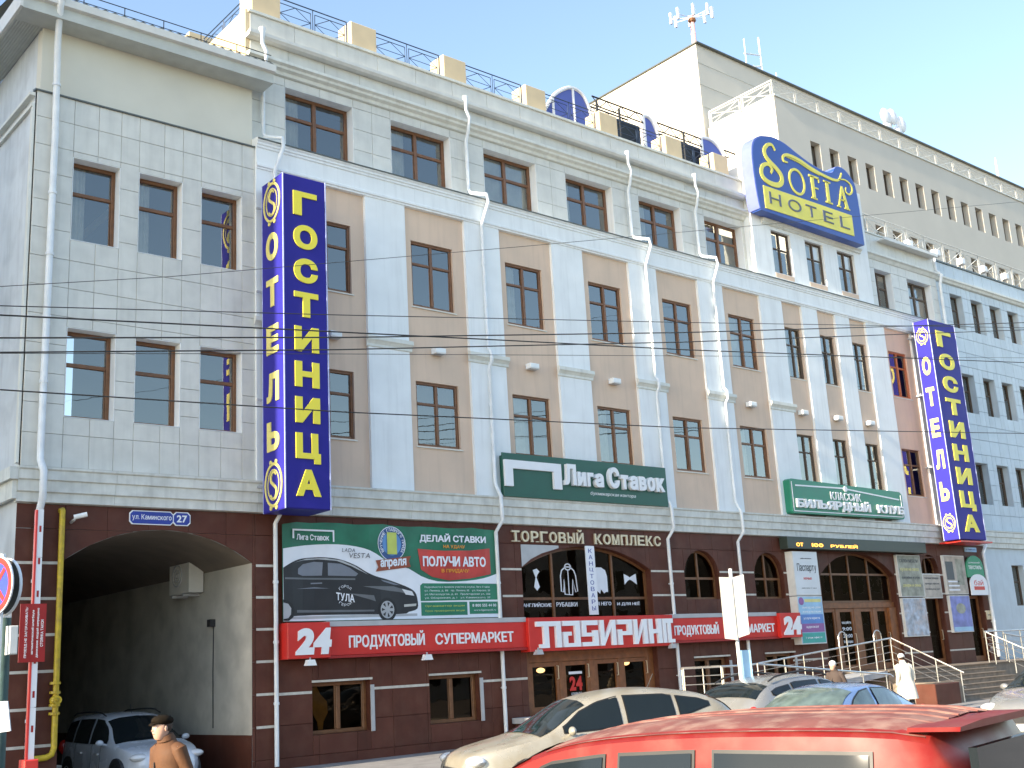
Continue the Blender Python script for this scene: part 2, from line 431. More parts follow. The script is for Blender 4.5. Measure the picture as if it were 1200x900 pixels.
def text(mb, s, fr, a0, a1, b0, b1, d0, d1, bold=0.0, shear=0.0, slope=0.0, space=1.0, keep=False):
    """lettering fitted to a rectangle of a frame, from depth d0 out to d1"""
    vs, fs, ed, ly = glyphs(s, bold, space)
    if not vs: return mb
    x0 = min(v.x for v in vs); x1 = max(v.x for v in vs); y0 = min(v.y for v in vs); y1 = max(v.y for v in vs)
    sx = (a1-a0)/(x1-x0); sy = (b1-b0)/(y1-y0)
    def P(i, d):
        v = vs[i]; a = a0+(v.x-x0)*sx; b = b0+(v.y-y0)*sy; return fr.p(a+shear*(b-b0), b+slope*(a-a0), d+ly[i]*.0006)
    n = len(vs)
    if abs(d1-d0) > 1e-5:
        return mb.add([P(i, d0) for i in range(n)]+[P(i, d1) for i in range(n)], [tuple(i+n for i in f) for f in fs]+[(a, b, b+n, a+n) for a, b in ed])
    return mb.add([P(i, d1) for i in range(n)], fs)

def pieces(x0, x1, z0, z1, ops, xs=None, zs=None):
    """split a wall rectangle into cells and cut the openings out; ops = (x0,x1,z0,top) with top a number or a function of x"""
    xs = sorted(set([x0, x1]+[x for x in (xs or []) if x0 < x < x1])); zs = sorted(set([z0, z1]+[z for z in (zs or []) if z0 < z < z1]))
    out = []
    for i in range(len(xs)-1):
        for j in range(len(zs)-1):
            a, b, c, d = xs[i], xs[i+1], zs[j], zs[j+1]
            hit = [o for o in ops if o[0] < b-1e-4 and o[1] > a+1e-4 and o[2] < d-1e-4 and (o[3] if not callable(o[3]) else o[4]) > c+1e-4]
            if not hit: out.append([(a, c), (b, c), (b, d), (a, d)]); continue
            cuts = sorted(set([a, b]+[e for o in hit for e in o[:2] if a < e < b]))
            for p, q in zip(cuts, cuts[1:]):
                m = (p+q)/2; h = sorted([o for o in hit if o[0] < m < o[1]], key=lambda o: o[2])
                lo = c
                for o in h:
                    if o[2] > lo+.02: out.append([(p, lo), (q, lo), (q, o[2]), (p, o[2])])
                    if callable(o[3]):
                        f = o[3]; n = 8 if q-p > .5 else 4
                        ev = [(p+(q-p)*t/n, max(c, f(p+(q-p)*t/n))) for t in range(n+1)]
                        if min(e[1] for e in ev) < d-.02:
                            poly = [e for e in ev if e[1] < d-.001]
                            if len(poly) >= 2:
                                if ev[0][1] < d-.001 or True:
                                    poly = [e for e in poly]+[(poly[-1][0], d), (poly[0][0], d)]
                                out.append(poly)
                        lo = d+1
                    else: lo = max(lo, o[3])
                if lo < d-.02: out.append([(p, lo), (q, lo), (q, d), (p, d)])
    return [o for o in out if max(p[0] for p in o)-min(p[0] for p in o) > .03]
def arch(x0, x1, zs, zt):
    w = (x1-x0)/2; h = zt-zs; c = (x0+x1)/2; r = (w*w+h*h)/(2*h)
    return lambda x: zt-r+math.sqrt(max(0, r*r-(x-c)**2))
def wall(mb, x0, x1, z0, z1, y, ops, depth):
    """front skin of a wall with openings and their reveals"""
    fr = FRONT(y)
    for p in pieces(x0, x1, z0, z1, ops): mb.add([fr.p(*q) for q in p], [tuple(range(len(p)))])
    for o in ops:
        a, b, c = o[:3]; t = o[3]
        top = [(a+(b-a)*i/20, t(a+(b-a)*i/20)) for i in range(21)] if callable(t) else [(a, t), (b, t)]
        path = [(a, c)]+top+[(b, c), (a, c)]
        for p, q in zip(path, path[1:]):
            mb.add([fr.p(*p), fr.p(*q), fr.p(*q, -depth), fr.p(*p, -depth)], [(0, 1, 2, 3)])
    return mb
def tiles(name, parent, m, ps, y, th, gap=.008, ch=.006):
    """each polygon of ps becomes a tile object of its own standing th proud of y"""
    for p in ps:
        xs = [q[0] for q in p]; zs = [q[1] for q in p]
        rect = len(p) == 4 and len(set(round(x, 4) for x in xs)) == 2 and len(set(round(z, 4) for z in zs)) == 2
        if rect:
            w, h = round(max(xs)-min(xs)-gap, 3), round(max(zs)-min(zs)-gap, 3)
            if w < .02 or h < .02: continue
            INST(name, (name, m, w, h, th), lambda: MB().bbox(0, w, -th, 0, 0, h, ch), m, parent, (min(xs)+gap/2, y, min(zs)+gap/2))
        else:
            cx, cz = sum(xs)/len(xs), sum(zs)/len(zs)
            B(name, MB().ext(FRONT(y), [(q[0]+(gap/2 if q[0] < cx else -gap/2), q[1]+(gap/2 if q[1] < cz else -gap/2)) for q in p], 0, th), m, parent)

def window(parent, x0, x1, z0, z1, y, style='2x2', m='wood', glass='glass', fw=.07, sill=None, curtain=0, tr=.66, cm='curtain'):
    """window = frame mesh, with its panes (and sill) as children; y is the glass plane"""
    w, h = round(x1-x0, 3), round(z1-z0, 3)
    cols = {'2x2': [.5], '1x2': [], '2x1': [.5], '4x2': [.25, .5, .75], '4x1': [.25, .5, .75], '1x1': []}[style]
    rows = [tr] if style.endswith('x2') else []
    def mk():
        f = MB(); e = fw
        f.bbox(0, e, -.06, .02, 0, h); f.bbox(w-e, w, -.06, .02, 0, h); f.bbox(e, w-e, -.058, .02, 0, e); f.bbox(e, w-e, -.058, .02, h-e, h)
        for c in cols: f.bbox(w*c-e*.6, w*c+e*.6, -.068, .02, e, h-e)
        px = [e]+[w*c for c in cols]+[w-e]
        for r in rows:
            for a, b in zip(px, px[1:]):
                f.bbox(a+(e*.6 if a != e else 0), b-(e*.6 if b != w-e else 0), -.05, .02, h*r-e*.5, h*r+e*.5)
        for a, b in zip(px, px[1:]):           # inner sash line
            a2 = a+(e*.6 if a != e else 0); b2 = b-(e*.6 if b != w-e else 0)
            f.bbox(a2, a2+.025, -.03, .01, e, (h*rows[0] if rows else h)-e*.5); f.bbox(b2-.025, b2, -.03, .01, e, (h*rows[0] if rows else h)-e*.5)
        return f
    wo_ = INST('window', ('win', w, h, style, m, fw, tr), mk, m, parent, (x0, y, z0))
    px = [fw]+[w*c for c in cols]+[w-fw]; pz = [fw]+[h*r for r in rows]+[h-fw]
    for a, b in zip(px, px[1:]):
        for c, d in zip(pz, pz[1:]):
            ww, hh = round(b-a, 3), round(d-c, 3)
            t = random.uniform(-.012, .012)
            INST('pane', ('pane', ww, hh, glass, round(t, 3)), lambda: MB().add([(0, 0, 0), (ww, t, 0), (ww, t, hh), (0, 0, hh)], [(0, 1, 2, 3)]), glass, wo_, (x0+a, y-.012, z0+c))
    if sill:
        INST('sill', ('sill', w, sill), lambda: MB().prof([(0, 0), (-sill-.04, -.03), (-sill-.04, -.055), (0, -.04)], -.05, w+.05), 'trim', wo_, (x0, y, z0+.002))
    if curtain:
        def mkc():
            c = MB(); n = 14; cw = w*curtain
            v = []
            for i in range(n+1): v += [(w*.06+cw*i/n, .10+.02*sin(i*1.9), .05), (w*.06+cw*i/n, .10+.02*sin(i*1.9), h-.05)]
            return c.add(v, [(2*i, 2*i+2, 2*i+3, 2*i+1) for i in range(n)])
        INST('curtain', ('cur', w, h, curtain, cm), mkc, cm, wo_, (x0, y, z0))
    return wo_
# ================================================================== ground
g = MB(); g.add([(-600, -700, -.02), (900, -700, -.02), (900, 900, -.02), (-600, 900, -.02)], [(0, 1, 2, 3)])
o = B('ground', g, 'asphalt', kind='structure')
g = MB()
rx = [-60, 10, 20, 36, 90]; rz = [.1, .1, .14, .22, .3]
for i in range(4): g.add([(rx[i], -17.5, rz[i]), (rx[i+1], -17.5, rz[i+1]), (rx[i+1], -6.2, rz[i+1]), (rx[i], -6.2, rz[i])], [(0, 1, 2, 3)])
B('road', g, 'asphalt', kind='structure')
g = MB()
for i in range(4): g.add([(rx[i], -17.1, rz[i]+.008), (rx[i+1], -17.1, rz[i+1]+.008), (rx[i+1], -16.98, rz[i+1]+.008), (rx[i], -16.98, rz[i]+.008)], [(0, 1, 2, 3)])
B('road_marking', g, 'line_paint', kind='structure')
def walk(y0, y1, up, name, m):
    g = MB()
    for i in range(4):
        a, b = rx[i], rx[i+1]; za, zb = rz[i]+up, rz[i+1]+up
        g.add([(a, y0, za-.25), (b, y0, zb-.25), (b, y1, zb-.25), (a, y1, za-.25), (a, y0, za), (b, y0, zb), (b, y1, zb), (a, y1, za)],
              [(0, 3, 2, 1), (4, 5, 6, 7), (0, 1, 5, 4), (1, 2, 6, 5), (2, 3, 7, 6), (3, 0, 4, 7)])
    return B(name, g, m, kind='structure')
pav = walk(-6.0, .0, .115, 'pavement', 'paving'); walk(-6.2, -6.0, .125, 'kerb', 'kerb')
walk(-40, -17.7, .0, 'pavement', 'paving'); walk(-17.7, -17.5, .06, 'kerb', 'kerb')

# ================================================================== ANNEX with the vaulted passage (x 7.35 .. 12.62)
AX0, AX1 = 7.35, 12.62
an = E('office_building', (AX0, 0, .1), 'pale marble-clad end block with a beige attic, six brown windows and an arched vehicle passage', 'building')
awin = [(a, b, c, d) for a, b in ((8.2, 9.27), (9.7, 10.76), (11.22, 12.28)) for c, d in ((11.66, 13.6), (7.72, 9.68))]
pas = (8.32, 12.55, 0, arch(8.32, 12.55, 4.75, 5.43), 5.43)
tiles('panel', an, 'marble', pieces(AX0+.02, AX1, 6.64, 14.98, awin, [7.72, 8.2, 8.75, 9.27, 9.7, 10.3, 10.76, 11.22, 11.75, 12.28],
      [7.34, 7.98, 8.62, 9.26, 9.9, 10.54, 11.18, 11.82, 12.46, 13.1, 13.74, 14.38]), .0, .03)
B('wall', wall(MB(), AX0, AX1, 6.5, 15.0, .012, awin, .31), 'joint', an)
for a, b, c, d in awin: B('reveal', MB().box(b-.012, b+.0, -.032, .31, c, d).box(a, a+.012, -.032, .31, c, d).box(a+.012, b-.012, -.034, .31, c-.0, c+.012).box(a+.012, b-.012, -.030, .31, d-.012, d), 'white_paint', an)
for i, (a, b, c, d) in enumerate(awin):
    window(an, a+.012, b-.012, c+.012, d-.012, .30, '1x2', 'wood', tr=.62, fw=.085, curtain=(.35 if i in (0, 2) else 0))
B('attic_wall', MB().box(AX0+.12, AX1, .1, .4, 14.98, 16.62), 'beige_wall', an)
B('coping', MB().prof([(.12, 15.04), (-.07, 15.0), (-.07, 14.965), (.1, 14.98)], AX0-.03, AX1), 'roof_metal', an)
sw = MB(); sw.box(AX0-.0, AX0+.3, .012, 14, .1, 14.95); B('side_wall', sw, 'side_wall', an)
sw = MB(); sw.box(AX0+.12, AX0+.34, .4, 14, 14.95, 16.6); B('side_wall', sw, 'side_wall', an)
sc = MB()
sc.box(AX0-.12, AX0-.001, .02, 14, 14.86, 14.93); sc.box(AX0-.07, AX0-.001, .02, 14, 14.6, 14.68); sc.box(AX0-.05, AX0-.001, .0, .14, 6.7, 14.6)
B('side_coping', sc, 'trim', an)
# eaves
ev = MB(); ev.prof([(.1, 16.6), (-.5, 16.6), (-.5, 16.86), (.1, 16.95)], AX0-.5, AX1+.28); B('fascia', ev, 'soffit', an)
ev = MB(); ev.prof([(-.50, 16.86), (-.60, 16.88), (-.62, 17.05), (-.55, 17.09), (-.50, 17.02)], AX0-.52, AX1+.30); B('gutter', ev, 'gutter', an)
ev = MB()
for k in range(10): ev.box(AX0-.5+k*.06, AX0-.455+k*.06, .1, 14, 16.60, 16.62)
ev.box(AX0-.5, AX0+.12, .1, 14, 16.62, 16.66); B('soffit', ev, 'soffit', an)
B('verge_board', MB().box(AX0-.56, AX0-.5, -.5, 14, 16.62, 17.0), 'gutter', an)
rf = MB(); n = 110; w0 = AX0-.55; w1 = AX1+.25; vs = []
for i in range(n+1):
    x = w0+(w1-w0)*i/n; z = .022*sin(i*pi*.5)
    vs += [(x, -.56, 17.1+z), (x, 6, 18.3+z), (x, 6, 18.26+z), (x, -.56, 17.06+z)]
rf.add(vs, [(4*i+a, 4*i+4+a, 4*i+4+(a+1) % 4, 4*i+(a+1) % 4) for i in range(n) for a in range(4)]); B('roof', rf, 'roof_metal', an)
B('rear_wall', MB().box(AX0, AX1, 13.9, 14.0, 5.6, 16.6).box(AX0+.2, AX1, 6, 13.9, 16.6, 16.7), 'interior', an)
# ledge above ground floor (shared profile)
LEDGE = [(.05, 5.88), (-.10, 5.90), (-.10, 6.09), (-.16, 6.11), (-.16, 6.33), (-.21, 6.35), (-.21, 6.53), (-.25, 6.56), (-.25, 6.60), (.03, 6.64)]
def ledge(parent, x0, x1, dy=0):
    k = 0; x = x0
    while x < x1-.01:
        e = min(x1, x+2.3+.3*((k*7) % 3-1)); 
        if x1-e < .4: e = x1
        B('ledge_block', MB().prof([(y+dy, z) for y, z in LEDGE], x+.003, e-.003), 'marble_ledge', parent); x = e; k += 1
ledge(an, AX0-.05, AX1)
B('side_ledge', MB().box(AX0-.22, AX0-.051, -.2, 14, 6.33, 6.58).box(AX0-.14, AX0-.051, -.12, 14, 5.95, 6.33), 'marble_ledge', an)
ROWZ = [.45, 1.15, 1.85, 2.56, 3.27, 3.98, 4.69, 5.38]
# passage
tiles('tile', an, 'brown_tile', pieces(AX0, AX1, .1, 5.88, [pas], [7.85, 8.32, 9.2, 10.1, 11.0, 11.9, 12.55], ROWZ), .03, .03)
B('lower_wall', wall(MB(), AX0, AX1, .1, 5.9, .034, [pas], 0), 'joint', an)
PA, PB, PD = 8.32, 12.55, 13.5
pw = MB(); f_ = pas[3]; N_ = 24
vt = [(PA, .3)]+[(PA+(PB-PA)*i/N_, f_(PA+(PB-PA)*i/N_)) for i in range(N_+1)]+[(PB, .3)]
mbv = MB()
for p, q in zip(vt[1:-1], vt[2:-1]): mbv.add([(p[0], .03, p[1]), (q[0], .03, q[1]), (q[0], PD, q[1]), (p[0], PD, p[1])], [(0, 1, 2, 3)])
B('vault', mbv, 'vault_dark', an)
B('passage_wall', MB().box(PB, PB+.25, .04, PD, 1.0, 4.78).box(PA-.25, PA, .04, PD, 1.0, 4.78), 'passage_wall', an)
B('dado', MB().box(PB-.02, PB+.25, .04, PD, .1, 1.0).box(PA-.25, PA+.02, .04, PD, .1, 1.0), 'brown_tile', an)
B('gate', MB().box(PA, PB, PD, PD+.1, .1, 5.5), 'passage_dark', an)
gt = MB()
for k in range(8): gt.box(PA+.1+k*.53, PA+.16+k*.53, PD-.06, PD-.001, .2, 5.0)
B('gate_rib', gt, 'iron', an)
st = MB()
def stripes(parent, spans, z0, z1, y=-.004):
    for a, b in spans:
        for z in ROWZ[1:-1]:
            if z0 <= z <= z1: B('joint_stripe', MB().box(a, b, y, y+.01, z-.028, z+.028), 'stripe', parent)
stripes(an, [(7.36, 8.31)], 1, 5)
# air conditioner, camera, cable in passage
ac = E('air_conditioner', (PB, 3.2, 4.3), 'white outdoor air conditioner unit high on the passage wall', 'air conditioner')
B('casing', MB().box(PB-.42, PB-.05, 2.4, 3.5, 4.30, 5.15), 'ac', ac)
fa = Fr((PB-.42, 3.05, 4.74), (0, -1, 0)); B('fan_grille', MB().ring(fa, 0, 0, .24, .27, 0, .02).ring(fa, 0, 0, .14, .155, 0, .02).ring(fa, 0, 0, .05, .065, 0, .02), 'grey_metal', ac)
B('bracket', MB().box(PB-.42, PB, 2.7, 2.75, 4.23, 4.29).box(PB-.42, PB, 3.35, 3.4, 4.23, 4.29), 'grey_metal', ac)
cl = E('wall_lamp', (PB, 1.9, 2.9), 'small dark lamp with a cable on the pale passage wall', 'lamp')
B('lamp_head', MB().box(PB-.14, PB-.001, 1.84, 2.0, 3.45, 3.62), 'plastic', cl); B('cable', MB().tube([(PB-.02, 1.9, 3.45), (PB-.02, 1.92, 2.4), (PB-.02, 1.9, 1.15)], .012, 5), 'plastic', cl)

# ================================================================== MAIN HOTEL (x 12.62 .. 45.4)
MX0, MX1 = 12.62, 45.4
mh = E('hotel_building', (MX0, 0, .1), 'long four storey hotel with pinkish plaster bays, white pilasters and brown-tiled shop floor', 'building')
low = []
for k in range(6):
    L = 13.97+3.308*k
    for z0, z1 in ((11.64, 13.49), (7.84, 9.57)): low.append((L, L+1.40, z0, z1))
sof = []
for k in range(3):
    L = 33.60+2.06*k
    for z0, z1 in ((11.62, 13.49), (7.72, 9.55)): sof.append((L, L+.96, z0, z1))
org = [(40.28, 41.56, 11.64, 13.49), (40.28, 41.56, 7.72, 9.55)]
ops = low+sof+org
B('plaster_wall', wall(MB(), MX0, 32.3, 6.6, 14.42, .0, low, .13), 'plaster', mh)
B('plaster_wall', wall(MB(), 32.3, 39.9, 6.6, 14.42, .0, sof, .13), 'plaster', mh)
B('plaster_wall', wall(MB(), 39.9, MX1, 6.6, 14.42, .0, org, .13), 'plaster_pink', mh)
for i, (a, b, c, d) in enumerate(low):
    window(mh, a, b, c, d, .12, '2x2', 'wood', sill=.12, tr=.66, curtain=(.3, 0, 0, .88, .3, .5, 0, .35, 0, 0, .5, .3)[i], cm='blind_brown' if i == 3 else 'curtain')
for i, (a, b, c, d) in enumerate(sof): window(mh, a, b, c, d, .12, '2x2', 'dark_frame', sill=.10, tr=.66, fw=.055, curtain=(.7 if i % 2 else .4))
for i, (a, b, c, d) in enumerate(org): window(mh, a, b, c, d, .12, '2x2', 'wood_sunlit' if i == 0 else 'wood', sill=.10, tr=.66)
# pilasters
def pilaster(x0, x1, cap=True):
    p = B('pilaster', MB().box(x0, x1, -.09, .0, 6.62, 14.42), 'white_paint', mh)
    if cap: B('capital', MB().prof([(-.091, 10.28), (-.12, 10.30), (-.12, 10.36), (-.16, 10.42), (-.20, 10.46), (-.20, 10.56), (-.091, 10.60)], x0-.07, x1+.07), 'trim', p)
for k in range(7):
    x = 15.78+3.29*(k-1); pilaster(max(x, MX0), x+1.27)
for a, b in ((34.66, 35.62), (36.74, 37.68), (38.77, 40.05), (41.97, MX1)): pilaster(a, b, False)
# frieze and sill course
FRZ = [(0, 14.40), (-.115, 14.41), (-.115, 14.45), (-.15, 14.47), (-.15, 14.53), (-.105, 14.56), (-.105, 14.96), (-.135, 14.98), (-.135, 15.03), (-.165, 15.05), (-.165, 15.10), (-.20, 15.13), (-.20, 15.20), (.36, 15.32)]
for a, b in ((MX0, 17.4), (17.4, 22.0), (22, 26.6), (26.6, 32.3), (32.3, 39.9), (39.9, MX1)): B('string_course', MB().prof(FRZ, a+.002, b-.002), 'white_paint', mh)
for a, b in ((MX0, 32.3), (32.3, 39.9), (39.9, MX1)): B('string_drip', MB().box(a+.002, b-.002, -.225, -.202, 15.16, 15.19), 'roof_metal', mh)
# top storey, set back 0.35
YT = .35
top = [(13.67+3.29*k, 13.67+3.29*k+2.08, 15.45, 17.12) for k in range(6)]
xs = sorted([v for k in range(6) for v in (13.67+3.29*k, 14.71+3.29*k, 15.75+3.29*k, 16.35+3.29*k)])
tiles('panel', mh, 'marble', pieces(MX0, 32.4, 15.32, 17.36, top, xs, [15.9, 16.5, 17.12]), YT, .03)
B('top_wall', wall(MB(), MX0, 32.4, 15.3, 17.4, YT+.012, top, .34), 'joint', mh)
for a, b, c, d in top: rv = MB(); rv.box(b-.012, b, YT-.032, YT+.34, c, d); rv.box(a, a+.012, YT-.032, YT+.34, c, d); rv.box(a+.012, b-.012, YT-.03, YT+.34, d-.012, d); B('reveal', rv, 'white_paint', mh)
for i, (a, b, c, d) in enumerate(top): window(mh, a+.012, b-.012, c, d-.012, YT+.32, '2x2', 'wood', tr=.60, fw=.09, curtain=(.25, .3, .9, .2, .3, .45)[i], cm='curtain_yellow' if i == 5 else 'curtain')
tr_ = [(40.6, 41.85, 15.45, 17.1), (43.0, 44.9, 15.45, 17.1)]
tiles('panel', mh, 'marble', pieces(39.7, MX1, 15.32, 18.6, tr_, [40.6, 41.85, 42.4, 43, 43.95, 44.9], [15.9, 16.5, 17.1]), YT, .03)
B('top_wall', wall(MB(), 39.7, MX1, 15.3, 18.6, YT+.012, tr_, .34), 'joint', mh)
for a, b, c, d in tr_:
    B('reveal', MB().box(b-.012, b, YT-.032, YT+.34, c, d).box(a, a+.012, YT-.032, YT+.34, c, d).box(a+.012, b-.012, YT-.03, YT+.34, d-.012, d), 'white_paint', mh)
    window(mh, a, b, c, d, YT+.32, '2x2', 'dark_frame', tr=.60, fw=.08, curtain=.5)
# main cornice, gutter, parapet
COR = [(.35, 17.36), (.25, 17.38), (.22, 17.46), (.12, 17.50), (.10, 17.56), (.02, 17.60), (.02, 17.68), (.22, 17.72)]
for a, b in ((MX0-.1, 18), (18, 25), (25, 32.35)): B('cornice', MB().prof(COR, a+.002, b-.002), 'trim', mh)
tiles('panel', mh, 'marble', pieces(MX0, 32.35, 17.72, 18.10, [], [MX0+1.1*k for k in range(1, 18)]), .24, .03)
B('frieze_wall', MB().box(MX0, 32.35, .245, .7, 17.7, 18.95), 'joint', mh)
B('gutter', MB().prof([(.22, 18.10), (.02, 18.10), (-.04, 18.16), (-.05, 18.24), (.0, 18.26), (.22, 18.20)], MX0-.12, 32.3), 'gutter', mh)
tiles('panel', mh, 'marble', pieces(MX0, 32.35, 18.26, 18.86, [], [MX0+1.3*k for k in range(1, 15)]), .24, .03)
B('parapet_coping', MB().prof([(.15, 18.86), (.15, 18.93), (.7, 18.97), (.7, 18.87)], MX0-.05, 32.35), 'trim', mh)
B('side_wall', MB().box(MX0-.12, MX0-.002, .22, 12, 16.4, 18.93), 'post', mh)
B('roof_deck', MB().box(MX0, 32.35, .7, 12, 18.5, 18.6), 'far_roof', mh)
for k in range(6):
    x = 12.72 if k == 0 else 15.74+3.18*(k-1)
    B('parapet_post', MB().bbox(x, x+.84, .3, .95, 18.95, 19.74, .02), 'post', mh)
B('parapet_post', MB().bbox(31.0, 31.8, .3, .95, 18.95, 19.74, .02), 'post', mh)
for yy in (3.6, 6.8): B('parapet_post', MB().box(MX0-.1, MX0+.7, yy, yy+.7, 18.93, 19.95), 'post', mh)
# Sofia bay: flush projecting bay with taller front
sw4 = [(33.42+2.055*k, 34.56+2.055*k, 15.52, 17.16) for k in range(3)]
B('bay_wall', wall(MB(), 32.35, 39.7, 15.3, 20.0, -.04, sw4, .2), 'white_paint', mh)
B('bay_side', MB().box(32.352, 32.6, -.035, .75, 15.33, 19.99).box(39.45, 39.698, -.035, .75, 15.33, 19.99).box(32.6, 39.45, .65, .75, 18.6, 19.99).box(32.6, 39.45, -.03, .65, 19.9, 19.99), 'white_paint', mh)
for a, b, c, d in sw4:
    window(mh, a, b, c, d, .12, '2x2', 'dark_frame', sill=.08, tr=.60, fw=.055, curtain=.5)
    B('apron', MB().box(a+.02, b-.02, -.052, -.041, 15.33, 15.50), 'plaster', mh)
B('bay_cornice', MB().prof([(-.04, 17.28), (-.12, 17.30), (-.12, 17.36), (-.20, 17.42), (-.20, 17.48), (-.04, 17.52)], 32.9, 39.1), 'trim', mh)
# right part cornice and small eave
B('cornice', MB().prof([(.35, 17.45), (.28, 17.48), (.2, 17.6), (.12, 17.64), (.12, 17.72), (.35, 17.76)], 39.72, MX1), 'trim', mh)
B('eave', MB().box(41.1, 45.2, .0, .34, 18.35, 18.40).box(41.1, 45.2, -.06, .0, 18.33, 18.46), 'gutter', mh)
B('coping', MB().box(39.7, MX1, .28, .8, 18.6, 18.66), 'trim', mh)
# back of house so that it is a closed volume
B('rear_wall', MB().box(MX0, MX1, 12, 12.2, .1, 18.5).box(MX1-.1, MX1, .8, 12, .1, 18.5).box(MX0, MX0+.1, .9, 12, 6.5, 17.0), 'interior', mh)
B('floor_slab', MB().box(MX0+.1, MX1-.1, .7, 12, 14.6, 14.75).box(MX0+.1, MX1-.1, .5, 12, 10.7, 10.85).box(MX0+.1, MX1-.1, .5, 12, 6.6, 6.75), 'interior', mh)
B('inner_wall', MB().box(MX0+.1, MX1-.1, 1.9, 2.0, 1, 17.5), 'interior', mh)
# ledge
ledge(mh, MX0, MX1)

# ---------------- ground floor
big = (20.57, 25.60, .85, arch(20.57, 25.60, 4.73, 5.37), 5.37)
sa1 = (27.10, 28.72, 3.85, arch(27.10, 28.72, 4.56, 5.36), 5.36); sa2 = (30.48, 32.00, 3.85, arch(30.48, 32.00, 4.58, 5.35), 5.35)
mainop = (34.02, 38.60, 1.36, arch(34.02, 38.60, 4.62, 5.44), 5.44)
d3 = (40.55, 41.72, 1.36, arch(40.55, 41.72, 4.95, 5.46), 5.46); d4 = (43.6, 44.75, 1.36, 3.95)
w1 = (14.06, 15.62, .88, 2.04); w2 = (17.36, 18.93, .88, 2.04); w3 = (27.2, 28.80, .9, 2.1); w4 = (30.6, 32.1, .9, 2.1)
GO = [big, sa1, sa2, mainop, d3, d4, w1, w2, w3, w4]
gx = [13.2+1.02*k for k in range(1, 32)]
tiles('tile', mh, 'brown_tile', pieces(MX0, MX1, .1, 5.88, GO, gx, ROWZ), .03, .03)
B('lower_wall', wall(MB(), MX0, MX1, .1, 5.9, .034, GO, .32), 'brown_tile', mh)
stripes(mh, [(12.64, 13.18)], 1, 5)
stripes(mh, [(19.85, 20.55), (25.62, 27.08), (28.75, 30.45)], 3.9, 5); stripes(mh, [(32.02, 33.9), (38.62, 40.53), (41.74, 43.58), (44.77, 45.38)], 1.2, 5)
for a, b in ((13.2, 14.04), (15.64, 17.34), (18.95, 20.55)): B('joint_stripe', MB().box(a, b, -.004, .006, 1.80, 1.86), 'stripe', mh)
for (a, b, c, d), s in ((w1, 1), (w2, 1), (w3, 0), (w4, 0)):
    window(mh, a, b, c, d, .24, '2x1', 'wood', 'glass_brown', fw=.09)
    B('lintel', MB().box(a-.02, b+.06, -.02, .0, d, d+.05), 'stripe', mh)
    B('jamb', MB().box(b, b+.10, -.03, -.001, c-.02, d-.12), 'grey_metal', mh)
# curtain-like yellow cloth in the first shop window
cv = MB(); cv.ext(FRONT(.30), [(14.2, 1.92), (14.33, 1.95), (14.42, 1.78), (14.60, 1.60), (14.62, 1.35), (14.5, 1.15), (14.48, .98), (14.36, .98), (14.34, 1.15), (14.22, 1.35), (14.18, 1.6)], 0, .02)
B('gathered_curtain', cv, 'curtain_yellow', mh)
# arched glazing helper
def arched(parent, o, y, xm, zm, m='wood', fw=.07, zbot=None):
    a, b = o[0], o[1]; f = o[3]; z0 = zbot if zbot is not None else o[2]
    n = 20; out = [(a+(b-a)*i/n, f(a+(b-a)*i/n)) for i in range(n+1)]
    mb = MB(); k = fw
    for p, q in zip(out, out[1:]): mb.ext(FRONT(y), [(p[0], p[1]-k), (q[0], q[1]-k), q, p], 0, .06)
    mb.rect(FRONT(y), a, a+k, z0, f(a)-k, 0, .06); mb.rect(FRONT(y), b-k, b, z0, f(b)-k, 0, .06); mb.rect(FRONT(y), a+k, b-k, z0, z0+k, 0, .058)
    for x in xm: mb.rect(FRONT(y), x-k*.5, x+k*.5, z0+k, f(x)-k, 0, .066)
    xx = [a+k]+list(xm)+[b-k]
    for z in zm:
        for p, q in zip(xx, xx[1:]): mb.rect(FRONT(y), p+(k*.5 if p != a+k else 0), q-(k*.5 if q != b-k else 0), z-k*.5, z+k*.5, 0, .05)
    w = B('window', mb, m, parent)
    for p, q in zip(xx, xx[1:]):
        top_ = [(p+(q-p)*i/6, f(p+(q-p)*i/6)-k*.5) for i in range(7)]
        zz = [z0+k]+list(zm)
        for c, d in zip(zz, zz[1:]): B('pane', MB().add([(p, y-.016, c), (q, y-.016, c), (q, y-.016, d), (p, y-.016, d)], [(0, 1, 2, 3)]), 'glass_brown', w)
        pp_ = [(p, y-.016, zz[-1]), (q, y-.016, zz[-1])]+[(a_, y-.016, b_) for a_, b_ in top_[::-1]]; B('pane', MB().add(pp_, [tuple(range(len(pp_)))]), 'glass_brown', w)
    return w
arched(mh, big, .28, (21.85, 24.2), (3.92,), zbot=3.30)
arched(mh, sa1, .24, (27.91,), (4.5,)); arched(mh, sa2, .24, (31.24,), (4.5,))
arched(mh, mainop, .30, (35.0, 36.1, 37.27), (4.69,), zbot=3.70)
arched(mh, d3, .26, (41.13,), (4.6,), zbot=4.0)
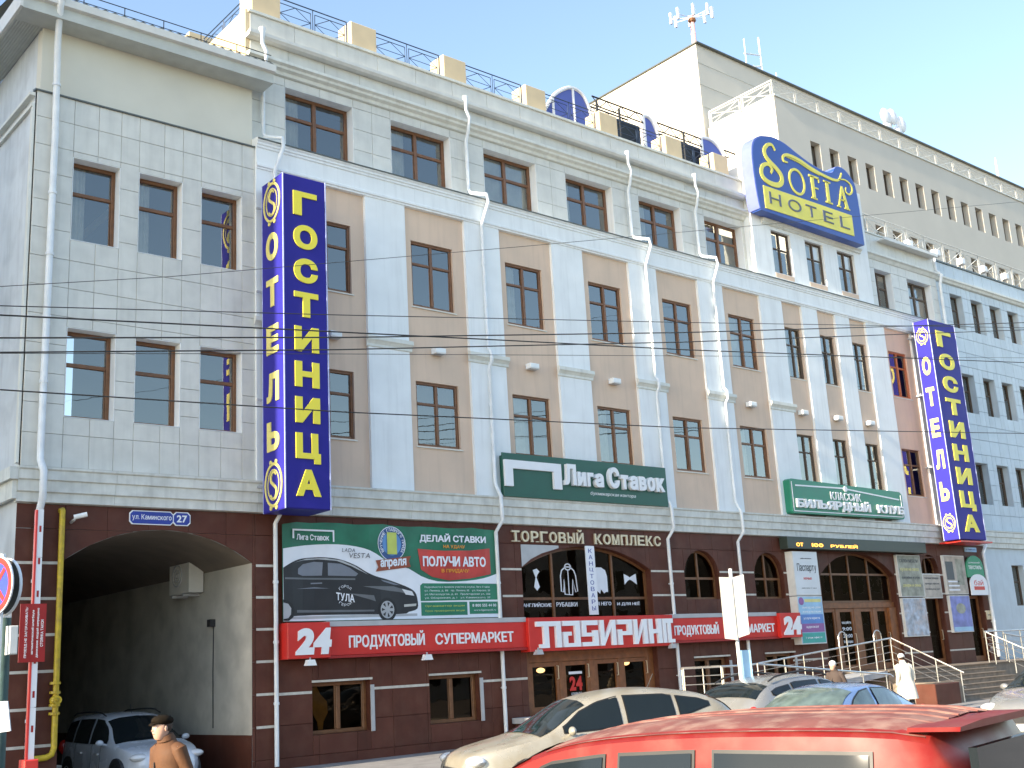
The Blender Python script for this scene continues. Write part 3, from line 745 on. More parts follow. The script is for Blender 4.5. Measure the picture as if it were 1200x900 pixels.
def door(parent, x0, x1, z0, z1, y, m='wood_door', mid=None, glass='glass_brown'):
    mb = MB(); e = .11; fr = FRONT(y)
    mb.rect(fr, x0, x0+e, z0, z1, 0, .06); mb.rect(fr, x1-e, x1, z0, z1, 0, .06); mb.rect(fr, x0+e, x1-e, z0, z0+.2, 0, .055); mb.rect(fr, x0+e, x1-e, z1-e, z1, 0, .055)
    d = B('door', mb, m, parent)
    B('pane', MB().add([fr.p(x0+e, z0+.2, .013), fr.p(x1-e, z0+.2, .013), fr.p(x1-e, z1-e, .013), fr.p(x0+e, z1-e, .013)], [(0, 1, 2, 3)]), glass, d)
    B('handle', MB().tube([fr.p(x1-.07, z0+.9, .06), fr.p(x1-.07, z0+.9, .12), fr.p(x1-.07, z0+1.25, .12), fr.p(x1-.07, z0+1.25, .06)], .014, 6), 'letter_gold', d)
    return d
# shop entrance under the red fascia
B('door_frame', MB().bbox(20.6, 20.80, .18, .3, .85, 2.5).bbox(25.35, 25.6, .18, .3, .85, 2.5).bbox(20.8, 25.35, .18, .3, 2.22, 2.5).bbox(21.86, 22.0, .18, .3, .85, 2.22).bbox(23.0, 23.22, .18, .3, .85, 2.22).bbox(24.15, 24.30, .18, .3, .85, 2.22), 'wood_door', mh)
for a, b in ((20.80, 21.86), (22.0, 23.0), (23.22, 24.15), (24.30, 25.35)): door(mh, a, b, .86, 2.21, .26)
# main hotel entrance
B('door_frame', MB().bbox(34.02, 38.6, .16, .32, 3.50, 3.70).bbox(34.92, 35.08, .18, .32, 1.36, 3.5).bbox(36.02, 36.36, .18, .32, 1.36, 3.5).bbox(37.2, 37.38, .18, .32, 1.36, 3.5).bbox(38.15, 38.6, .10, .32, 1.36, 3.5), 'wood_door', mh)
for a, b in ((34.04, 34.92), (35.08, 36.02), (36.36, 37.2), (37.38, 38.15)): door(mh, a, b, 1.37, 3.49, .26)
door(mh, 40.6, 41.68, 1.37, 3.9, .24); door(mh, 43.65, 44.7, 1.37, 3.9, .24)
B('spandrel_panel', MB().ext(FRONT(-.001), [(20.57, 4.76), (20.9, 4.97), (21.3, 5.13), (21.95, 5.29), (21.95, 5.36), (20.57, 5.36)], 0, .012), 'grey_metal', mh)
for x, z in ((21.55, 2.05), (24.86, 2.12)):
    c = E('ceiling_lamp', (x, .6, z-.1), 'lit yellow lamp seen through the %s shop door' % ('left' if x < 23 else 'right'), 'lamp', None)
    B('shade', MB().sph((x, .6, z-.04), (.12, .12, .07), 10, 6), 'lampglow', c)
    B('rod', MB().tube([(x, .6, z), (x, .6, z+.35)], .01, 5), 'plastic', c)
for k, (x, y0_, y1_) in enumerate(((32.35, 19.0, 19),)): pass

# ================================================================== RIGHT WING
WX0, WX1, WY = MX1, 62.0, .5
rw = E('office_building', (WX0, WY, .1), 'pale blue panelled wing with rows of narrow windows at the right edge', 'building')
wwin = []
for k in range(8):
    L = 48.5+1.665*k-1.665*0
    for z0, z1 in ((15.55, 17.1), (11.72, 13.45), (7.75, 9.52), (3.5, 5.2)):
        wwin.append((L, L+1.02, z0, z1))
wwin += [(46.7, 47.72, z0, z1) for z0, z1 in ((15.55, 17.1), (11.72, 13.45), (7.75, 9.52))]
pc = pieces(WX0, WX1, 6.64, 18.45, wwin, [46.2]+[48.5+1.665*k-.32 for k in range(-1, 9)]+[48.5+1.665*k+.51 for k in range(-1, 9)], [7.3, 7.95, 8.6, 9.25, 9.9, 10.55, 11.2, 11.85, 12.5, 13.15, 13.8, 14.45, 15.1, 15.75, 16.4, 17.05, 17.5])
near = [p for p in pc if p[0][0] < 54.4]; far = [p for p in pc if p[0][0] >= 54.4]
near.sort(key=lambda p: p[0][0]); far = near[290:]+far; near = near[:290]
tiles('panel', rw, 'wing', near, WY, .03, gap=.014)
mb = MB()
for p in far: mb.ext(FRONT(WY), [(min(q[0] for q in p)+.007, p[0][1]+.007), (max(q[0] for q in p)-.007, p[0][1]+.007), (max(q[0] for q in p)-.007, p[2][1]-.007), (min(q[0] for q in p)+.007, p[2][1]-.007)], 0, .03)
B('panel_field', mb, 'wing', rw, kind='stuff')
B('wall', wall(MB(), WX0, WX1, .1, 18.5, WY+.012, wwin, .34), 'wing', rw)
for i, (a, b, c, d) in enumerate(wwin): window(rw, a, b, c, d, WY+.3, '1x2', 'dark_frame', tr=.6, fw=.06, curtain=(.4 if i % 3 else 0))
ledge(rw, WX0, WX1, WY)
B('cornice', MB().prof([(WY-.03, 17.5), (WY-.12, 17.53), (WY-.16, 17.62), (WY-.22, 17.66), (WY-.22, 17.74), (WY-.03, 17.78)], WX0, WX1), 'trim', rw)
B('coping', MB().box(WX0, WX1, WY-.08, WY+.4, 18.45, 18.52), 'roof_metal', rw)
B('roof_deck', MB().box(WX0, WX1, WY+.4, 10, 18.3, 18.4).box(WX0, WX1, 9.9, 10, .1, 18.3).box(WX1-.1, WX1, .6, 10, .1, 18.4), 'far_roof', rw)
B('inner_wall', MB().box(WX0+.1, WX1-.2, 2.4, 2.5, .2, 18.0), 'interior', rw)

# ================================================================== REAR BLOCKS
mt = E('office_building', (49.16, 10, .1), 'tall pale block behind the hotel with a row of narrow windows below a roof terrace', 'building')
BW = [(52.05+1.785*k, 52.95+1.785*k, 28.1, 29.72) for k in range(18)]+[(54.0+1.785*k, 54.9+1.785*k, 24.3, 25.9) for k in range(17)]
B('wall', wall(MB(), 49.16, 120, .1, 31.6, 10, BW, .5), 'tower', mt)
B('side_wall', MB().box(49.16, 49.5, 10.02, 14.7, .1, 31.6), 'tower', mt)
B('terrace_deck', MB().box(49.5, 120, 10.02, 14.7, 31.4, 31.58).box(49.5, 120, 12, 12.1, .1, 31).box(119.7, 120, 10.02, 14.7, .1, 31.4), 'tower', mt)
B('coping', MB().box(49.10, 120, 9.92, 10.2, 31.6, 31.68), 'trim', mt)
for i, (a, b, c, d) in enumerate(BW): window(mt, a, b, c, d, 10.42, '1x1', 'dark_frame', fw=.05)
tw = E('office_building', (48.95, 14.8, .1), 'tallest beige block behind everything, its left face lit white by the sun', 'building')
B('wall', MB().box(48.95, 126, 14.8, 40, .1, 37.0), 'tower', tw)
sm = MB()
for z in (33.0, 34.4, 35.8):
    sm.box(48.96, 126, 14.775, 14.80, z, z+.02)
B('wall_joint', sm, 'soffit', tw)
B('roof_edge', MB().box(48.85, 126, 14.6, 40.1, 37.0, 37.07), 'roof_metal', tw)

# opposite side of the street (behind the camera; mirrored in the glass) and the left neighbour that shades the end block
def block(name, x0, x1, y0, y1, h, m, label, cat, face, ww=1.3, step=2.8, rows=(1.2, 4.6, 7.9)):
    e = E(name, ((x0+x1)/2, (y0+y1)/2, .1), label, cat)
    rws = [r for r in rows if r+1.9 < h]
    B('wall', MB().box(x0, x1, y0, y1, .1, h), m, e)
    B('roof', MB().add([(x0-.3, y0-.3, h), (x1+.3, y0-.3, h), (x1+.3, y1+.3, h), (x0-.3, y1+.3, h), (x0+1, (y0+y1)/2, h+2.4), (x1-1, (y0+y1)/2, h+2.4)],
        [(0, 3, 2, 1), (0, 1, 5, 4), (2, 3, 4, 5), (1, 2, 5), (3, 0, 4)]), 'far_roof', e)
    if face == 'N':       # windows on the +Y face
        x = x0+1.2
        while x+ww < x1-.8:
            for r in rws:
                w = B('window', MB().box(x-.06, x+ww+.06, y1, y1+.05, r-.06, r+1.86), 'white_paint', e)
                B('pane', MB().box(x, x+ww, y1+.051, y1+.06, r, r+1.8), 'car_glass', w)
            x += step
    if face == 'E':
        y = y0+1.5
        while y+ww < y1-.8:
            for r in rws:
                w = B('window', MB().box(x1, x1+.05, y-.06, y+ww+.06, r-.06, r+1.86), 'white_paint', e)
                B('pane', MB().box(x1+.051, x1+.06, y, y+ww, r, r+1.8), 'car_glass', w)
            y += step
    return e
block('townhouse', -6, 16, -60, -46, 11.5, 'far_wall', 'ochre three storey townhouse across the street behind the viewer', 'building', 'N')
block('townhouse', 18, 44, -62, -47, 10.6, 'far_wall', 'ochre two storey townhouse across the street', 'building', 'N')
block('townhouse', 84, 122, -63, -47, 12, 'far_wall', 'ochre four bay townhouse far down the opposite side of the street', 'building', 'N')
block('townhouse', 126, 175, -63, -46, 13, 'far_wall', 'last long townhouse at the end of the opposite side of the street', 'building', 'N')
block('townhouse', 47, 80, -61, -46, 12.5, 'side_wall', 'grey three storey townhouse at the far right across the street', 'building', 'N')
block('apartment_building', -28, -8, -1.55, 20, 24.6, 'side_wall', 'tall grey apartment building left of the passage, out of the picture', 'building', 'E', rows=(2, 5.2, 8.4, 11.6, 14.8, 18, 21))
# ================================================================== drain pipes
def pipe(pts, label, r=.07, brackets=True):
    o = E('drain_pipe', (pts[-1][0], pts[-1][1], .1), label, 'drain pipe', 'white drain pipes on the facade')
    B('tube', MB().tube(pts, r, 10), 'pipe', o, smooth=True)
    hb = MB(); hb.tube([(pts[0][0], pts[0][1], pts[0][2]-.08), (pts[0][0], pts[0][1], pts[0][2]+.22)], [r*1.1, r*1.7], 10); B('hopper', hb, 'pipe', o)
    for a, b in zip(pts, pts[1:]):
        if abs(a[2]-b[2]) > 2:
            n = int(abs(a[2]-b[2])//1.6)
            for i in range(1, n+1):
                t = i/(n+1); q = Vector(a).lerp(Vector(b), t)
                B('bracket', MB().tube([q-Vector((0, 0, .03)), q+Vector((0, 0, .03))], r*1.22, 10).box(q.x-.012, q.x+.012, q.y, q.y+.12, q.z-.012, q.z+.012), 'pipe', o)
pipe([(7.62, -.62, 17.05), (7.62, -.55, 16.85), (7.72, -.16, 16.3), (7.75, -.15, 14), (7.72, -.15, 7.0), (7.72, -.17, 6.75), (7.74, -.34, 6.5), (7.74, -.34, 5.95), (7.74, -.13, 5.65), (7.74, -.13, .3)], 'white drain pipe at the left corner of the building', .075)
def mpipe(x, label, top=18.15):
    pipe([(x-.25, -.02, top), (x-.25, -.02, 17.95), (x-.12, .0, 17.75), (x-.12, .10, 17.3), (x-.12, .2, 17.1), (x-.12, .2, 15.55), (x-.12, .1, 15.42), (x+.16, -.28, 15.30), (x+.16, -.32, 15.05), (x+.0, -.17, 14.4), (x, -.17, 10.75), (x+.02, -.27, 10.6), (x+.02, -.27, 10.35), (x, -.17, 10.2), (x, -.17, 6.95), (x+.03, -.33, 6.6), (x+.05, -.33, 5.95), (x-.03, -.12, 5.65), (x-.03, -.12, .3)], label, .052)
mpipe(13.1, 'white drain pipe beside the first tall blue sign')
mpipe(19.66, 'white drain pipe left of the dark green sign'); mpipe(26.38, 'white drain pipe right of the dark green sign'); mpipe(29.68, 'white drain pipe between the two small arched windows')
pipe([(45.5, .3, 18.6), (45.5, .3, 17.9), (45.45, .05, 17.6), (45.5, .2, 17.2), (45.45, .25, 7.1), (45.42, .15, 6.7), (45.42, -.05, 6.3), (45.42, -.1, 5.9), (45.1, -.12, 5.6), (45.15, -.1, 1.5)], 'white drain pipe at the corner with the pale blue wing')

# ================================================================== yellow gas pipe
gp = E('gas_pipe', (8.2, -.15, .5), 'yellow gas pipe with a valve beside the arched passage', 'gas pipe')
B('tube', MB().tube([(8.22, -.12, 5.75), (8.22, -.12, 1.1), (8.18, -.12, .98), (8.08, -.12, .93), (7.8, -.12, .92)], .06, 10).tube([(8.22, -.02, 5.75), (8.22, -.12, 5.75)], .06, 8).tube([(8.22, -.12, 4.75), (8.22, -.12, 5.7)], .045, 8), 'yellow_pipe', gp, smooth=True)
for z in (1.72, 1.88, 2.12, 2.30): B('flange', MB().tube([(8.2, -.12, z), (8.2, -.12, z+.05)], .105, 12), 'yellow_pipe', gp)
B('valve', MB().sph((8.2, -.12, 1.99), .10).tube([(8.2, -.12, 2.0), (8.2, -.27, 2.0)], .02, 6).ring(Fr((8.2, -.28, 2.0)), 0, 0, .05, .08, 0, .02), 'yellow_pipe', gp)

# ================================================================== tall blue signs
def emblem(sign, fr, a, b, h, d):
    mb = MB(); mb.ring(fr, a, b, h*.40, h*.46, d, d+.02, e=.80)
    for k in range(10):
        t = 2*pi*k/10; 
        if abs(cos(t)) < .35: mb.disc(fr, a+h*.36*cos(t), b+h*.49*sin(t), h*.05, d, d+.02, 8)
    p = sm2([(a+.10*h, b+.20*h), (a+.02*h, b+.27*h), (a-.09*h, b+.20*h), (a-.10*h, b+.08*h), (a+.0*h, b+.0*h), (a+.11*h, b-.09*h), (a+.10*h, b-.22*h), (a-.02*h, b-.29*h), (a-.12*h, b-.20*h)], 4)
    mb.ribbon(fr, p, [h*.035+h*.03*sin(pi*i/(len(p)-1)) for i in range(len(p))], d, d+.02)
    mb.ring(fr, a, b, h*.30, h*.325, d, d+.02, e=.74)
    return B('emblem', mb, 'sign_cream', sign)
def tall(x0, x1, yf, yb, z0, z1, label):
    s = E('hotel_sign', ((x0+x1)/2, yb, z0), label, 'sign', 'tall blue vertical hotel signs')
    mb = MB(); mb.bbox(x0, x1, yf, yb, z0, z1, .025); B('sign_box', mb, 'sign_blue', s)
    ed = MB()
    for x, y in ((x0, yf), (x1, yf), (x0, yb)): ed.box(x-.012, x+.012, y-.012, y+.012, z0, z1)
    B('edge_trim', ed, 'lavender', s)
    fl = Fr((x0, yb, z0), (0, -1, 0)); B('side_panel', MB().rect(fl, .015, yb-yf-.015, .02, z1-z0-.02, .0, .008), 'sign_blue_side', s)
    f = Fr((x0, yf, z0)); H = z1-z0; w = x1-x0; n = 9; st_ = (H-.45)/n; lh = st_*.72
    for i, ch in enumerate('ГОСТИНИЦА'):
        zc = H-.28-st_*(i+.5); q = 1.18 if ch == 'Ц' else 1
        B('letter', text(MB(), ch, f, w*.23, w*.78, zc-lh/2-(lh*.16 if ch == 'Ц' else 0), zc+lh/2, .002, .03, bold=.05), 'sign_yellow', s)
    w = yb-yf; st_ = H/7.0; lh = st_*.60
    emblem(s, fl, w*.5, H-st_*.52, min(st_, w*1.1), .01); emblem(s, fl, w*.5, st_*.52, min(st_, w*1.1), .01)
    for i, ch in enumerate('ОТЕЛЬ'):
        zc = H-st_*(i+1.5); B('letter', text(MB(), ch, fl, w*.22, w*.78, zc-lh/2, zc+lh/2, .008, .03, bold=.05), 'sign_cream', s)
    for z in (z0+.6, z0+H*.33, z0+H*.66, z1-.6):
        B('bracket', MB().box(x0+.1, x0+.16, yb, .0, z, z+.06).box(x0-.14, x0-.0, yb+.02, yb+.06, z, z+.05), 'grey_metal', s)
    return s
tall(12.70, 13.86, -1.27, -.26, 5.83, 13.87, 'tall blue vertical sign with yellow Cyrillic letters beside the arched passage, the larger nearer one')
tall(41.75, 43.75, -1.05, -.40, 5.95, 14.75, 'tall blue vertical sign with yellow Cyrillic letters at the far right end of the facade')

# ================================================================== SOFIA HOTEL roof sign
sf = E('hotel_sign', (35.4, -.5, 17.4), 'blue roof sign with a wavy top, yellow script lettering and HOTEL on a yellow band', 'sign')
OUT = sm2([(32.29, 17.50), (32.20, 18.05), (32.15, 18.92), (32.17, 19.64), (32.30, 20.09), (32.59, 20.37), (33.06, 20.55), (33.61, 20.62), (34.24, 20.54), (34.85, 20.35), (35.56, 20.16), (36.13, 20.06), (36.61, 20.02), (37.10, 20.10), (37.38, 20.40), (37.8, 20.47), (38.17, 20.33), (38.55, 19.98), (38.64, 19.54), (38.68, 18.76), (38.70, 17.42)], 3)
fs = FRONT(-.06)
B('sign_board', MB().ext(fs, OUT, .10, .50), 'sofia_blue', sf)
B('edge_band', MB().ext(Fr((0, -.058, 0)), [(x-(.05 if x < 33 else -.03), z+(.03 if z > 17.6 else .05)) for x, z in OUT], .0, .49), 'sofia_side', sf)
f5 = FRONT(-.56)
B('letter_band', MB().ext(f5, [(32.56, 17.62), (38.05, 17.66), (38.05, 18.52), (32.56, 18.50)], 0, .02), 'sofia_yellow', sf)
for ch, a, b in zip('HOTEL', (32.82, 33.92, 35.0, 36.08, 37.16), (33.5, 34.72, 35.68, 36.72, 37.78)):
    B('letter', text(MB(), ch, FRONT(-.58), a, b, 17.86, 18.32, 0, .02), 'sofia_ink', sf)
def stroke(name, pts, w, m='sofia_yellow', k=4, tp=True, d=.03):
    p = sm2(pts, k); n = len(p); ws = [w*(.45+.55*sin(pi*i/(n-1))) for i in range(n)] if tp else w
    return B(name, MB().ribbon(f5, p, ws, 0, d), m, sf)
stroke('letter', [(33.52, 20.10), (33.36, 20.28), (33.10, 20.22), (32.88, 19.98), (32.90, 19.74), (33.12, 19.55), (33.48, 19.36), (33.72, 19.15), (33.70, 18.88), (33.42, 18.70), (32.98, 18.68), (32.66, 18.78), (32.54, 19.0), (32.66, 19.28), (32.97, 19.42), (33.2, 19.28), (33.1, 19.1)], .20)
B('letter', MB().ring(f5, 34.67, 19.13, .44, .54, 0, .03, e=.92), 'sofia_yellow', sf)
B('letter', MB().rect(f5, 35.58, 35.76, 18.70, 19.60, 0, .03).rect(f5, 35.48, 35.86, 18.66, 18.72, 0, .03).rect(f5, 35.48, 36.10, 19.56, 19.64, 0, .03).rect(f5, 35.76, 36.0, 19.12, 19.18, 0, .03).rect(f5, 36.05, 36.11, 19.42, 19.6, 0, .03), 'sofia_yellow', sf)
B('letter', MB().rect(f5, 36.52, 36.70, 18.74, 19.60, 0, .03).rect(f5, 36.40, 36.84, 18.70, 18.76, 0, .03).rect(f5, 36.40, 36.84, 19.56, 19.62, 0, .03), 'sofia_yellow', sf)
B('letter', MB().ext(f5, [(37.22, 18.74), (37.30, 18.74), (37.58, 19.40), (37.70, 18.74), (37.92, 18.74), (37.66, 19.64), (37.56, 19.64)], 0, .03).rect(f5, 37.40, 37.72, 19.02, 19.07, 0, .03).rect(f5, 37.14, 37.38, 18.70, 18.75, 0, .03).rect(f5, 37.62, 37.98, 18.70, 18.75, 0, .03), 'sofia_yellow', sf)
stroke('swash', [(34.22, 19.80), (34.00, 19.80), (33.98, 19.98), (34.3, 20.12), (34.99, 20.08), (35.72, 19.92), (36.47, 19.82), (37.16, 19.80), (37.52, 19.92), (37.72, 20.22)], .13)
stroke('swash', [(37.5, 19.90), (37.9, 19.98), (38.28, 19.84), (38.30, 19.58), (38.05, 19.40), (37.85, 19.48), (37.90, 19.66)], .08)
stroke('swash', [(34.2, 20.02), (34.9, 19.98), (35.6, 19.84), (36.2, 19.76)], .05)

# ================================================================== green fascia signs
g1 = E('shop_sign', (23.2, -.2, 6.6), 'dark green shop sign with raised white lettering and a white goal-like bracket', 'sign')
B('board', MB().bbox(19.84, 26.32, -.30, -.26, 6.60, 7.80, .01).box(19.9, 26.26, -.26, -.1, 6.66, 7.74), 'green_sign', g1)
fg = FRONT(-.30)
B('goal_mark', MB().rect(fg, 19.86, 21.92, 7.37, 7.60, 0, .07).rect(fg, 19.86, 20.14, 6.88, 7.37, 0, .07).rect(fg, 21.62, 21.92, 6.88, 7.37, 0, .07), 'letter_white', g1)
xs_ = [22.02, 22.42, 22.78, 23.10, 23.48, 0, 23.74, 24.18, 24.52, 24.90, 25.26, 25.64]
xe_ = [22.40, 22.76, 23.06, 23.44, 0, 0, 24.14, 24.52, 24.86, 25.22, 25.62, 26.04]
seq = [('Л', 22.0, 22.44, 7.62), ('и', 22.50, 22.82, 7.42), ('г', 22.88, 23.12, 7.42), ('а', 23.18, 23.52, 7.42), ('С', 23.74, 24.18, 7.64), ('т', 24.24, 24.54, 7.44), ('а', 24.60, 24.94, 7.44), ('в', 25.0, 25.30, 7.44), ('о', 25.36, 25.68, 7.44), ('к', 25.74, 26.10, 7.44)]
for ch, a, b, t in seq: B('letter', text(MB(), ch, fg, a, b, 7.02, t, 0, .12, bold=.05), 'letter_white', g1)
B('small_lettering', text(MB(), 'букмекерская контора', fg, 23.05, 24.9, 6.78, 6.90, 0, .005, shear=.25), 'letter_white', g1)

g2 = E('shop_sign', (35.9, -.2, 6.65), 'bright green billiard club sign with raised white letters', 'sign')
pl = [(32.40, 6.72), (32.46, 6.66), (39.18, 6.70), (39.24, 6.76), (39.24, 7.62), (39.1, 7.72), (32.5, 7.84), (32.40, 7.78)]
B('board', MB().ext(FRONT(-.06), pl, 0, .30), 'green_club', g2)
fg2 = FRONT(-.36); ed = MB()
for (a, b), (c, d) in (((32.5, 6.74), (39.14, 6.78)), ((39.14, 6.78), (39.14, 7.60)), ((32.5, 7.74), (32.5, 6.74))): ed.ribbon(fg2, [(a, b), (c, d)], .03, 0, .01)
ed.ribbon(fg2, [(32.7, 7.62), (35.5, 7.66)], .05, 0, .012).ribbon(fg2, [(35.7, 7.64), (39.0, 7.42)], .05, 0, .012).disc(fg2, 35.6, 7.64, .10, 0, .04, 12); B('edge_line', ed, 'letter_white', g2)
B('lettering', text(MB(), 'КЛАССИК', fg2, 34.66, 36.5, 7.22, 7.50, 0, .03, bold=.01), 'letter_white', g2)
word = 'БИЛЬЯРДНЫЙ КЛУБ'; n = len(word); a0 = 32.6; wd = (39.2-a0)/n
for i, ch in enumerate(word):
    if ch != ' ': B('letter', text(MB(), ch, fg2, a0+wd*i+.02, a0+wd*(i+1)-.02, 6.86 if ch != 'Д' else 6.80, 7.16 if ch != 'Й' else 7.22, 0, .08, bold=.035), 'letter_white', g2)

# ================================================================== red supermarket fascia
rs = E('shop_sign', (25.5, -.3, 2.6), 'long red fascia of the round-the-clock supermarket with white lettering across the shop floor', 'sign')
def fasc(a, b): B('board', MB().bbox(a, b, -.28, -.03, 2.62, 3.28, .01), 'red_sign', rs)
fasc(14.3, 20.35); fasc(25.95, 31.0)
B('board', MB().bbox(13.2, 14.30, -.42, -.03, 2.58, 3.38, .01), 'red_sign', rs); B('board', MB().bbox(31.0, 32.1, -.42, -.03, 2.58, 3.36, .01), 'red_sign', rs)
B('board', MB().bbox(20.35, 25.95, -.40, -.03, 2.50, 3.38, .01), 'red_sign', rs)
for a, b in ((14.3, 20.35), (25.95, 31.0)):
    B('bottom_lip', MB().box(a, b, -.33, -.03, 2.56, 2.617), 'red_dark', rs); B('top_cover', MB().box(a, b, -.30, -.02, 3.282, 3.40), 'grey_metal', rs)
fr3 = FRONT(-.281)
for s_, a, b in (('ПРОДУКТОВЫЙ', 14.88, 17.05), ('СУПЕРМАРКЕТ', 17.38, 19.9), ('ПРОДУКТОВЫЙ', 26.1, 28.1), ('СУПЕРМАРКЕТ', 28.36, 30.85)):
    B('lettering', text(MB(), s_, fr3, a, b, *((2.73, 3.14) if s_[0] == 'П' else (2.78, 3.05)), 0, .02, bold=.02, space=1.12), 'letter_white', rs)
fr4 = FRONT(-.421)
for a0 in (13.38, 31.12):
    B('letter', text(MB(), '2', fr4, a0, a0+.46, 2.66, 3.25, 0, .04, bold=.07, shear=.12), 'letter_white', rs); B('letter', text(MB(), '4', fr4, a0+.44, a0+.90, 2.66, 3.25, 0, .04, bold=.07, shear=.12), 'letter_white', rs)
# maze-like lettering  Л А Б И Р И Н Т drawn from bars
fb = FRONT(-.401); T_, B_ = 3.27, 2.58; w_ = .17
def bars(rects): 
    mb = MB()
    for k, (a, b, c, d) in enumerate(rects): mb.rect(fb, a, b, c, d, 0, .08+.0015*k)
    B('letter', mb, 'letter_white', rs)
bars([(20.56, 21.42, T_-.13, T_), (20.80, 20.98, B_+.1, T_-.13), (20.66, 20.98, B_, B_+.1), (21.24, 21.42, B_, T_-.13)])
bars([(21.50, 22.12, T_-.13, T_), (21.94, 22.12, B_, T_-.13), (21.50, 21.66, B_, 2.98), (21.66, 21.94, B_, B_+.10), (21.66, 21.80, 2.88, 2.98)])
bars([(22.20, 22.80, T_-.13, T_), (22.20, 22.36, 2.84, T_-.13), (22.36, 22.62, 2.84, 2.94), (22.62, 22.80, B_, 3.0), (22.20, 22.62, B_, B_+.11)])
bars([(22.89, 23.04, B_, T_), (23.34, 23.49, B_, T_)]); B('letter', MB().ext(fb, [(23.04, B_+.02), (23.04, B_+.2), (23.34, T_-.02), (23.34, T_-.2)], 0, .079), 'letter_white', rs)
bars([(23.58, 24.14, T_-.13, T_), (23.58, 23.74, B_, 3.0), (23.98, 24.14, 2.84, T_-.13), (23.74, 23.98, 2.84, 2.95)])
bars([(24.22, 24.37, B_, T_), (24.61, 24.76, B_, T_)]); B('letter', MB().ext(fb, [(24.37, B_+.02), (24.37, B_+.2), (24.61, T_-.02), (24.61, T_-.2)], 0, .079), 'letter_white', rs)
bars([(24.84, 25.00, B_, T_), (25.0, 25.2, 2.86, 2.98), (25.2, 25.36, B_, T_)])
bars([(25.28+.14, 25.86, T_-.13, T_), (25.42, 25.55, B_, T_-.13), (25.62, 25.76, B_+.1, T_-.13), (25.62, 25.9, B_, B_+.1)])
for x in (13.75, 17.0, 20.6, 25.8):
    l = E('floodlight', (x, -.4, 2.4), {13.75: 'small white floodlight under the left end of the red fascia', 17.0: 'small white floodlight under the middle of the left red fascia', 20.6: 'small floodlight under the fascia left of the shop doors', 25.8: 'small floodlight under the fascia right of the shop doors'}[x], 'floodlight')
    B('housing', MB().ext(Fr((x-.12, -.5, 2.42)), [(0, 0), (.26, 0), (.21, .13), (.05, .13)], -.14, 0), 'white_paint' if x < 18 else 'grey_metal', l)
    B('bracket', MB().box(x-.015, x+.015, -.45, -.42, 2.55, 2.6), 'grey_metal', l)

# gold lettering above the big arch
tk = E('shop_sign', (23.2, -.03, 5.4), 'row of raised gold letters over the large arched shop window', 'sign')
for word, a, b in (('ТОРГОВЫЙ', 20.22, 22.95), ('КОМПЛЕКС', 23.32, 26.15)):
    n = len(word); st_ = (b-a)/n
    for i, ch in enumerate(word):
        p = text(MB(), ch, FRONT(-.01), a+st_*i+.02, a+st_*(i+1)-.05, 5.43 if ch not in '' else 5.4, 5.73 if ch != 'Й' else 5.82, 0, .05, bold=.022)
        for q in (a+st_*i+.02, a+st_*(i+1)-.13):
            if ch not in 'ОС': p.rect(FRONT(-.01), q-.01, q+.09, 5.43, 5.452, .0, .049)
        B('letter', p, 'letter_gold', tk)
# prints on the arched window
ws = E('window_sticker', (23, .2, 3.6), 'white pictograms of tie, shirts and bow tie on the arched shop window', 'window sticker')
fw_ = FRONT(.262)
B('tie_print', MB().ext(fw_, [(21.18, 4.70), (21.32, 4.74), (21.42, 4.66), (21.34, 4.58), (21.30, 4.50), (21.40, 4.24), (21.30, 4.14), (21.20, 4.24), (21.27, 4.50), (21.22, 4.60)], 0, .01), 'white_print', ws)
sh = MB(); L_ = [(22.40, 4.80), (22.25, 4.70), (22.20, 4.55), (22.20, 4.12), (22.28, 4.10), (22.32, 4.45), (22.33, 4.04), (22.62, 4.02), (22.66, 4.45), (22.74, 4.10), (22.82, 4.12), (22.78, 4.55), (22.72, 4.70), (22.58, 4.80), (22.40, 4.80)]
sh.ribbon(fw_, L_, .035, 0, .01).ribbon(fw_, [(22.49, 4.72), (22.49, 4.04)], .025, 0, .01).ring(fw_, 22.49, 4.80, .07, .10, 0, .01, e=1.3); B('shirt_print', sh, 'white_print', ws)
B('shirt_print', MB().ext(fw_, [(23.42, 4.12), (23.40, 4.55), (23.44, 4.72), (23.62, 4.80), (23.80, 4.80), (23.96, 4.72), (24.02, 4.55), (24.02, 4.10), (23.94, 4.10), (23.86, 4.06), (23.74, 4.18), (23.70, 4.05), (23.60, 4.12)], 0, .01), 'white_print', ws)
B('bow_tie_print', MB().ext(fw_, [(24.72, 4.62), (24.88, 4.56), (24.96, 4.52), (25.04, 4.56), (25.22, 4.63), (25.24, 4.32), (25.06, 4.42), (24.96, 4.46), (24.86, 4.42), (24.73, 4.32)], 0, .01), 'white_print', ws)
for s_, a, b in (('АНГЛИЙСКИЕ', 20.76, 21.80), ('РУБАШКИ', 21.98, 22.78), ('ДЛЯ НЕГО', 23.30, 24.12), ('И ДЛЯ НЕЁ', 24.36, 25.30)):
    B('lettering', text(MB(), s_, fw_, a, b, 3.70, 3.82, 0, .006, bold=.02), 'white_print', ws)
vb = E('banner', (23.0, -.1, 3.42), 'narrow white vertical pennant with blue letters hanging over the arched shop window', 'banner')
B('strip', MB().box(22.86, 23.20, -.14, -.11, 3.44, 5.36), 'white_print', vb)
for i, ch in enumerate('КАНЦТОВАРЫ'): B('lettering', text(MB(), ch, FRONT(-.141), 22.96, 23.10, 5.16-.178*i, 5.28-.178*i, 0, .004), 'plate_blue', vb)
ds = E('door_sticker', (22.5, .2, 1.5), 'red and white round-the-clock sticker on the second shop door', 'sticker')
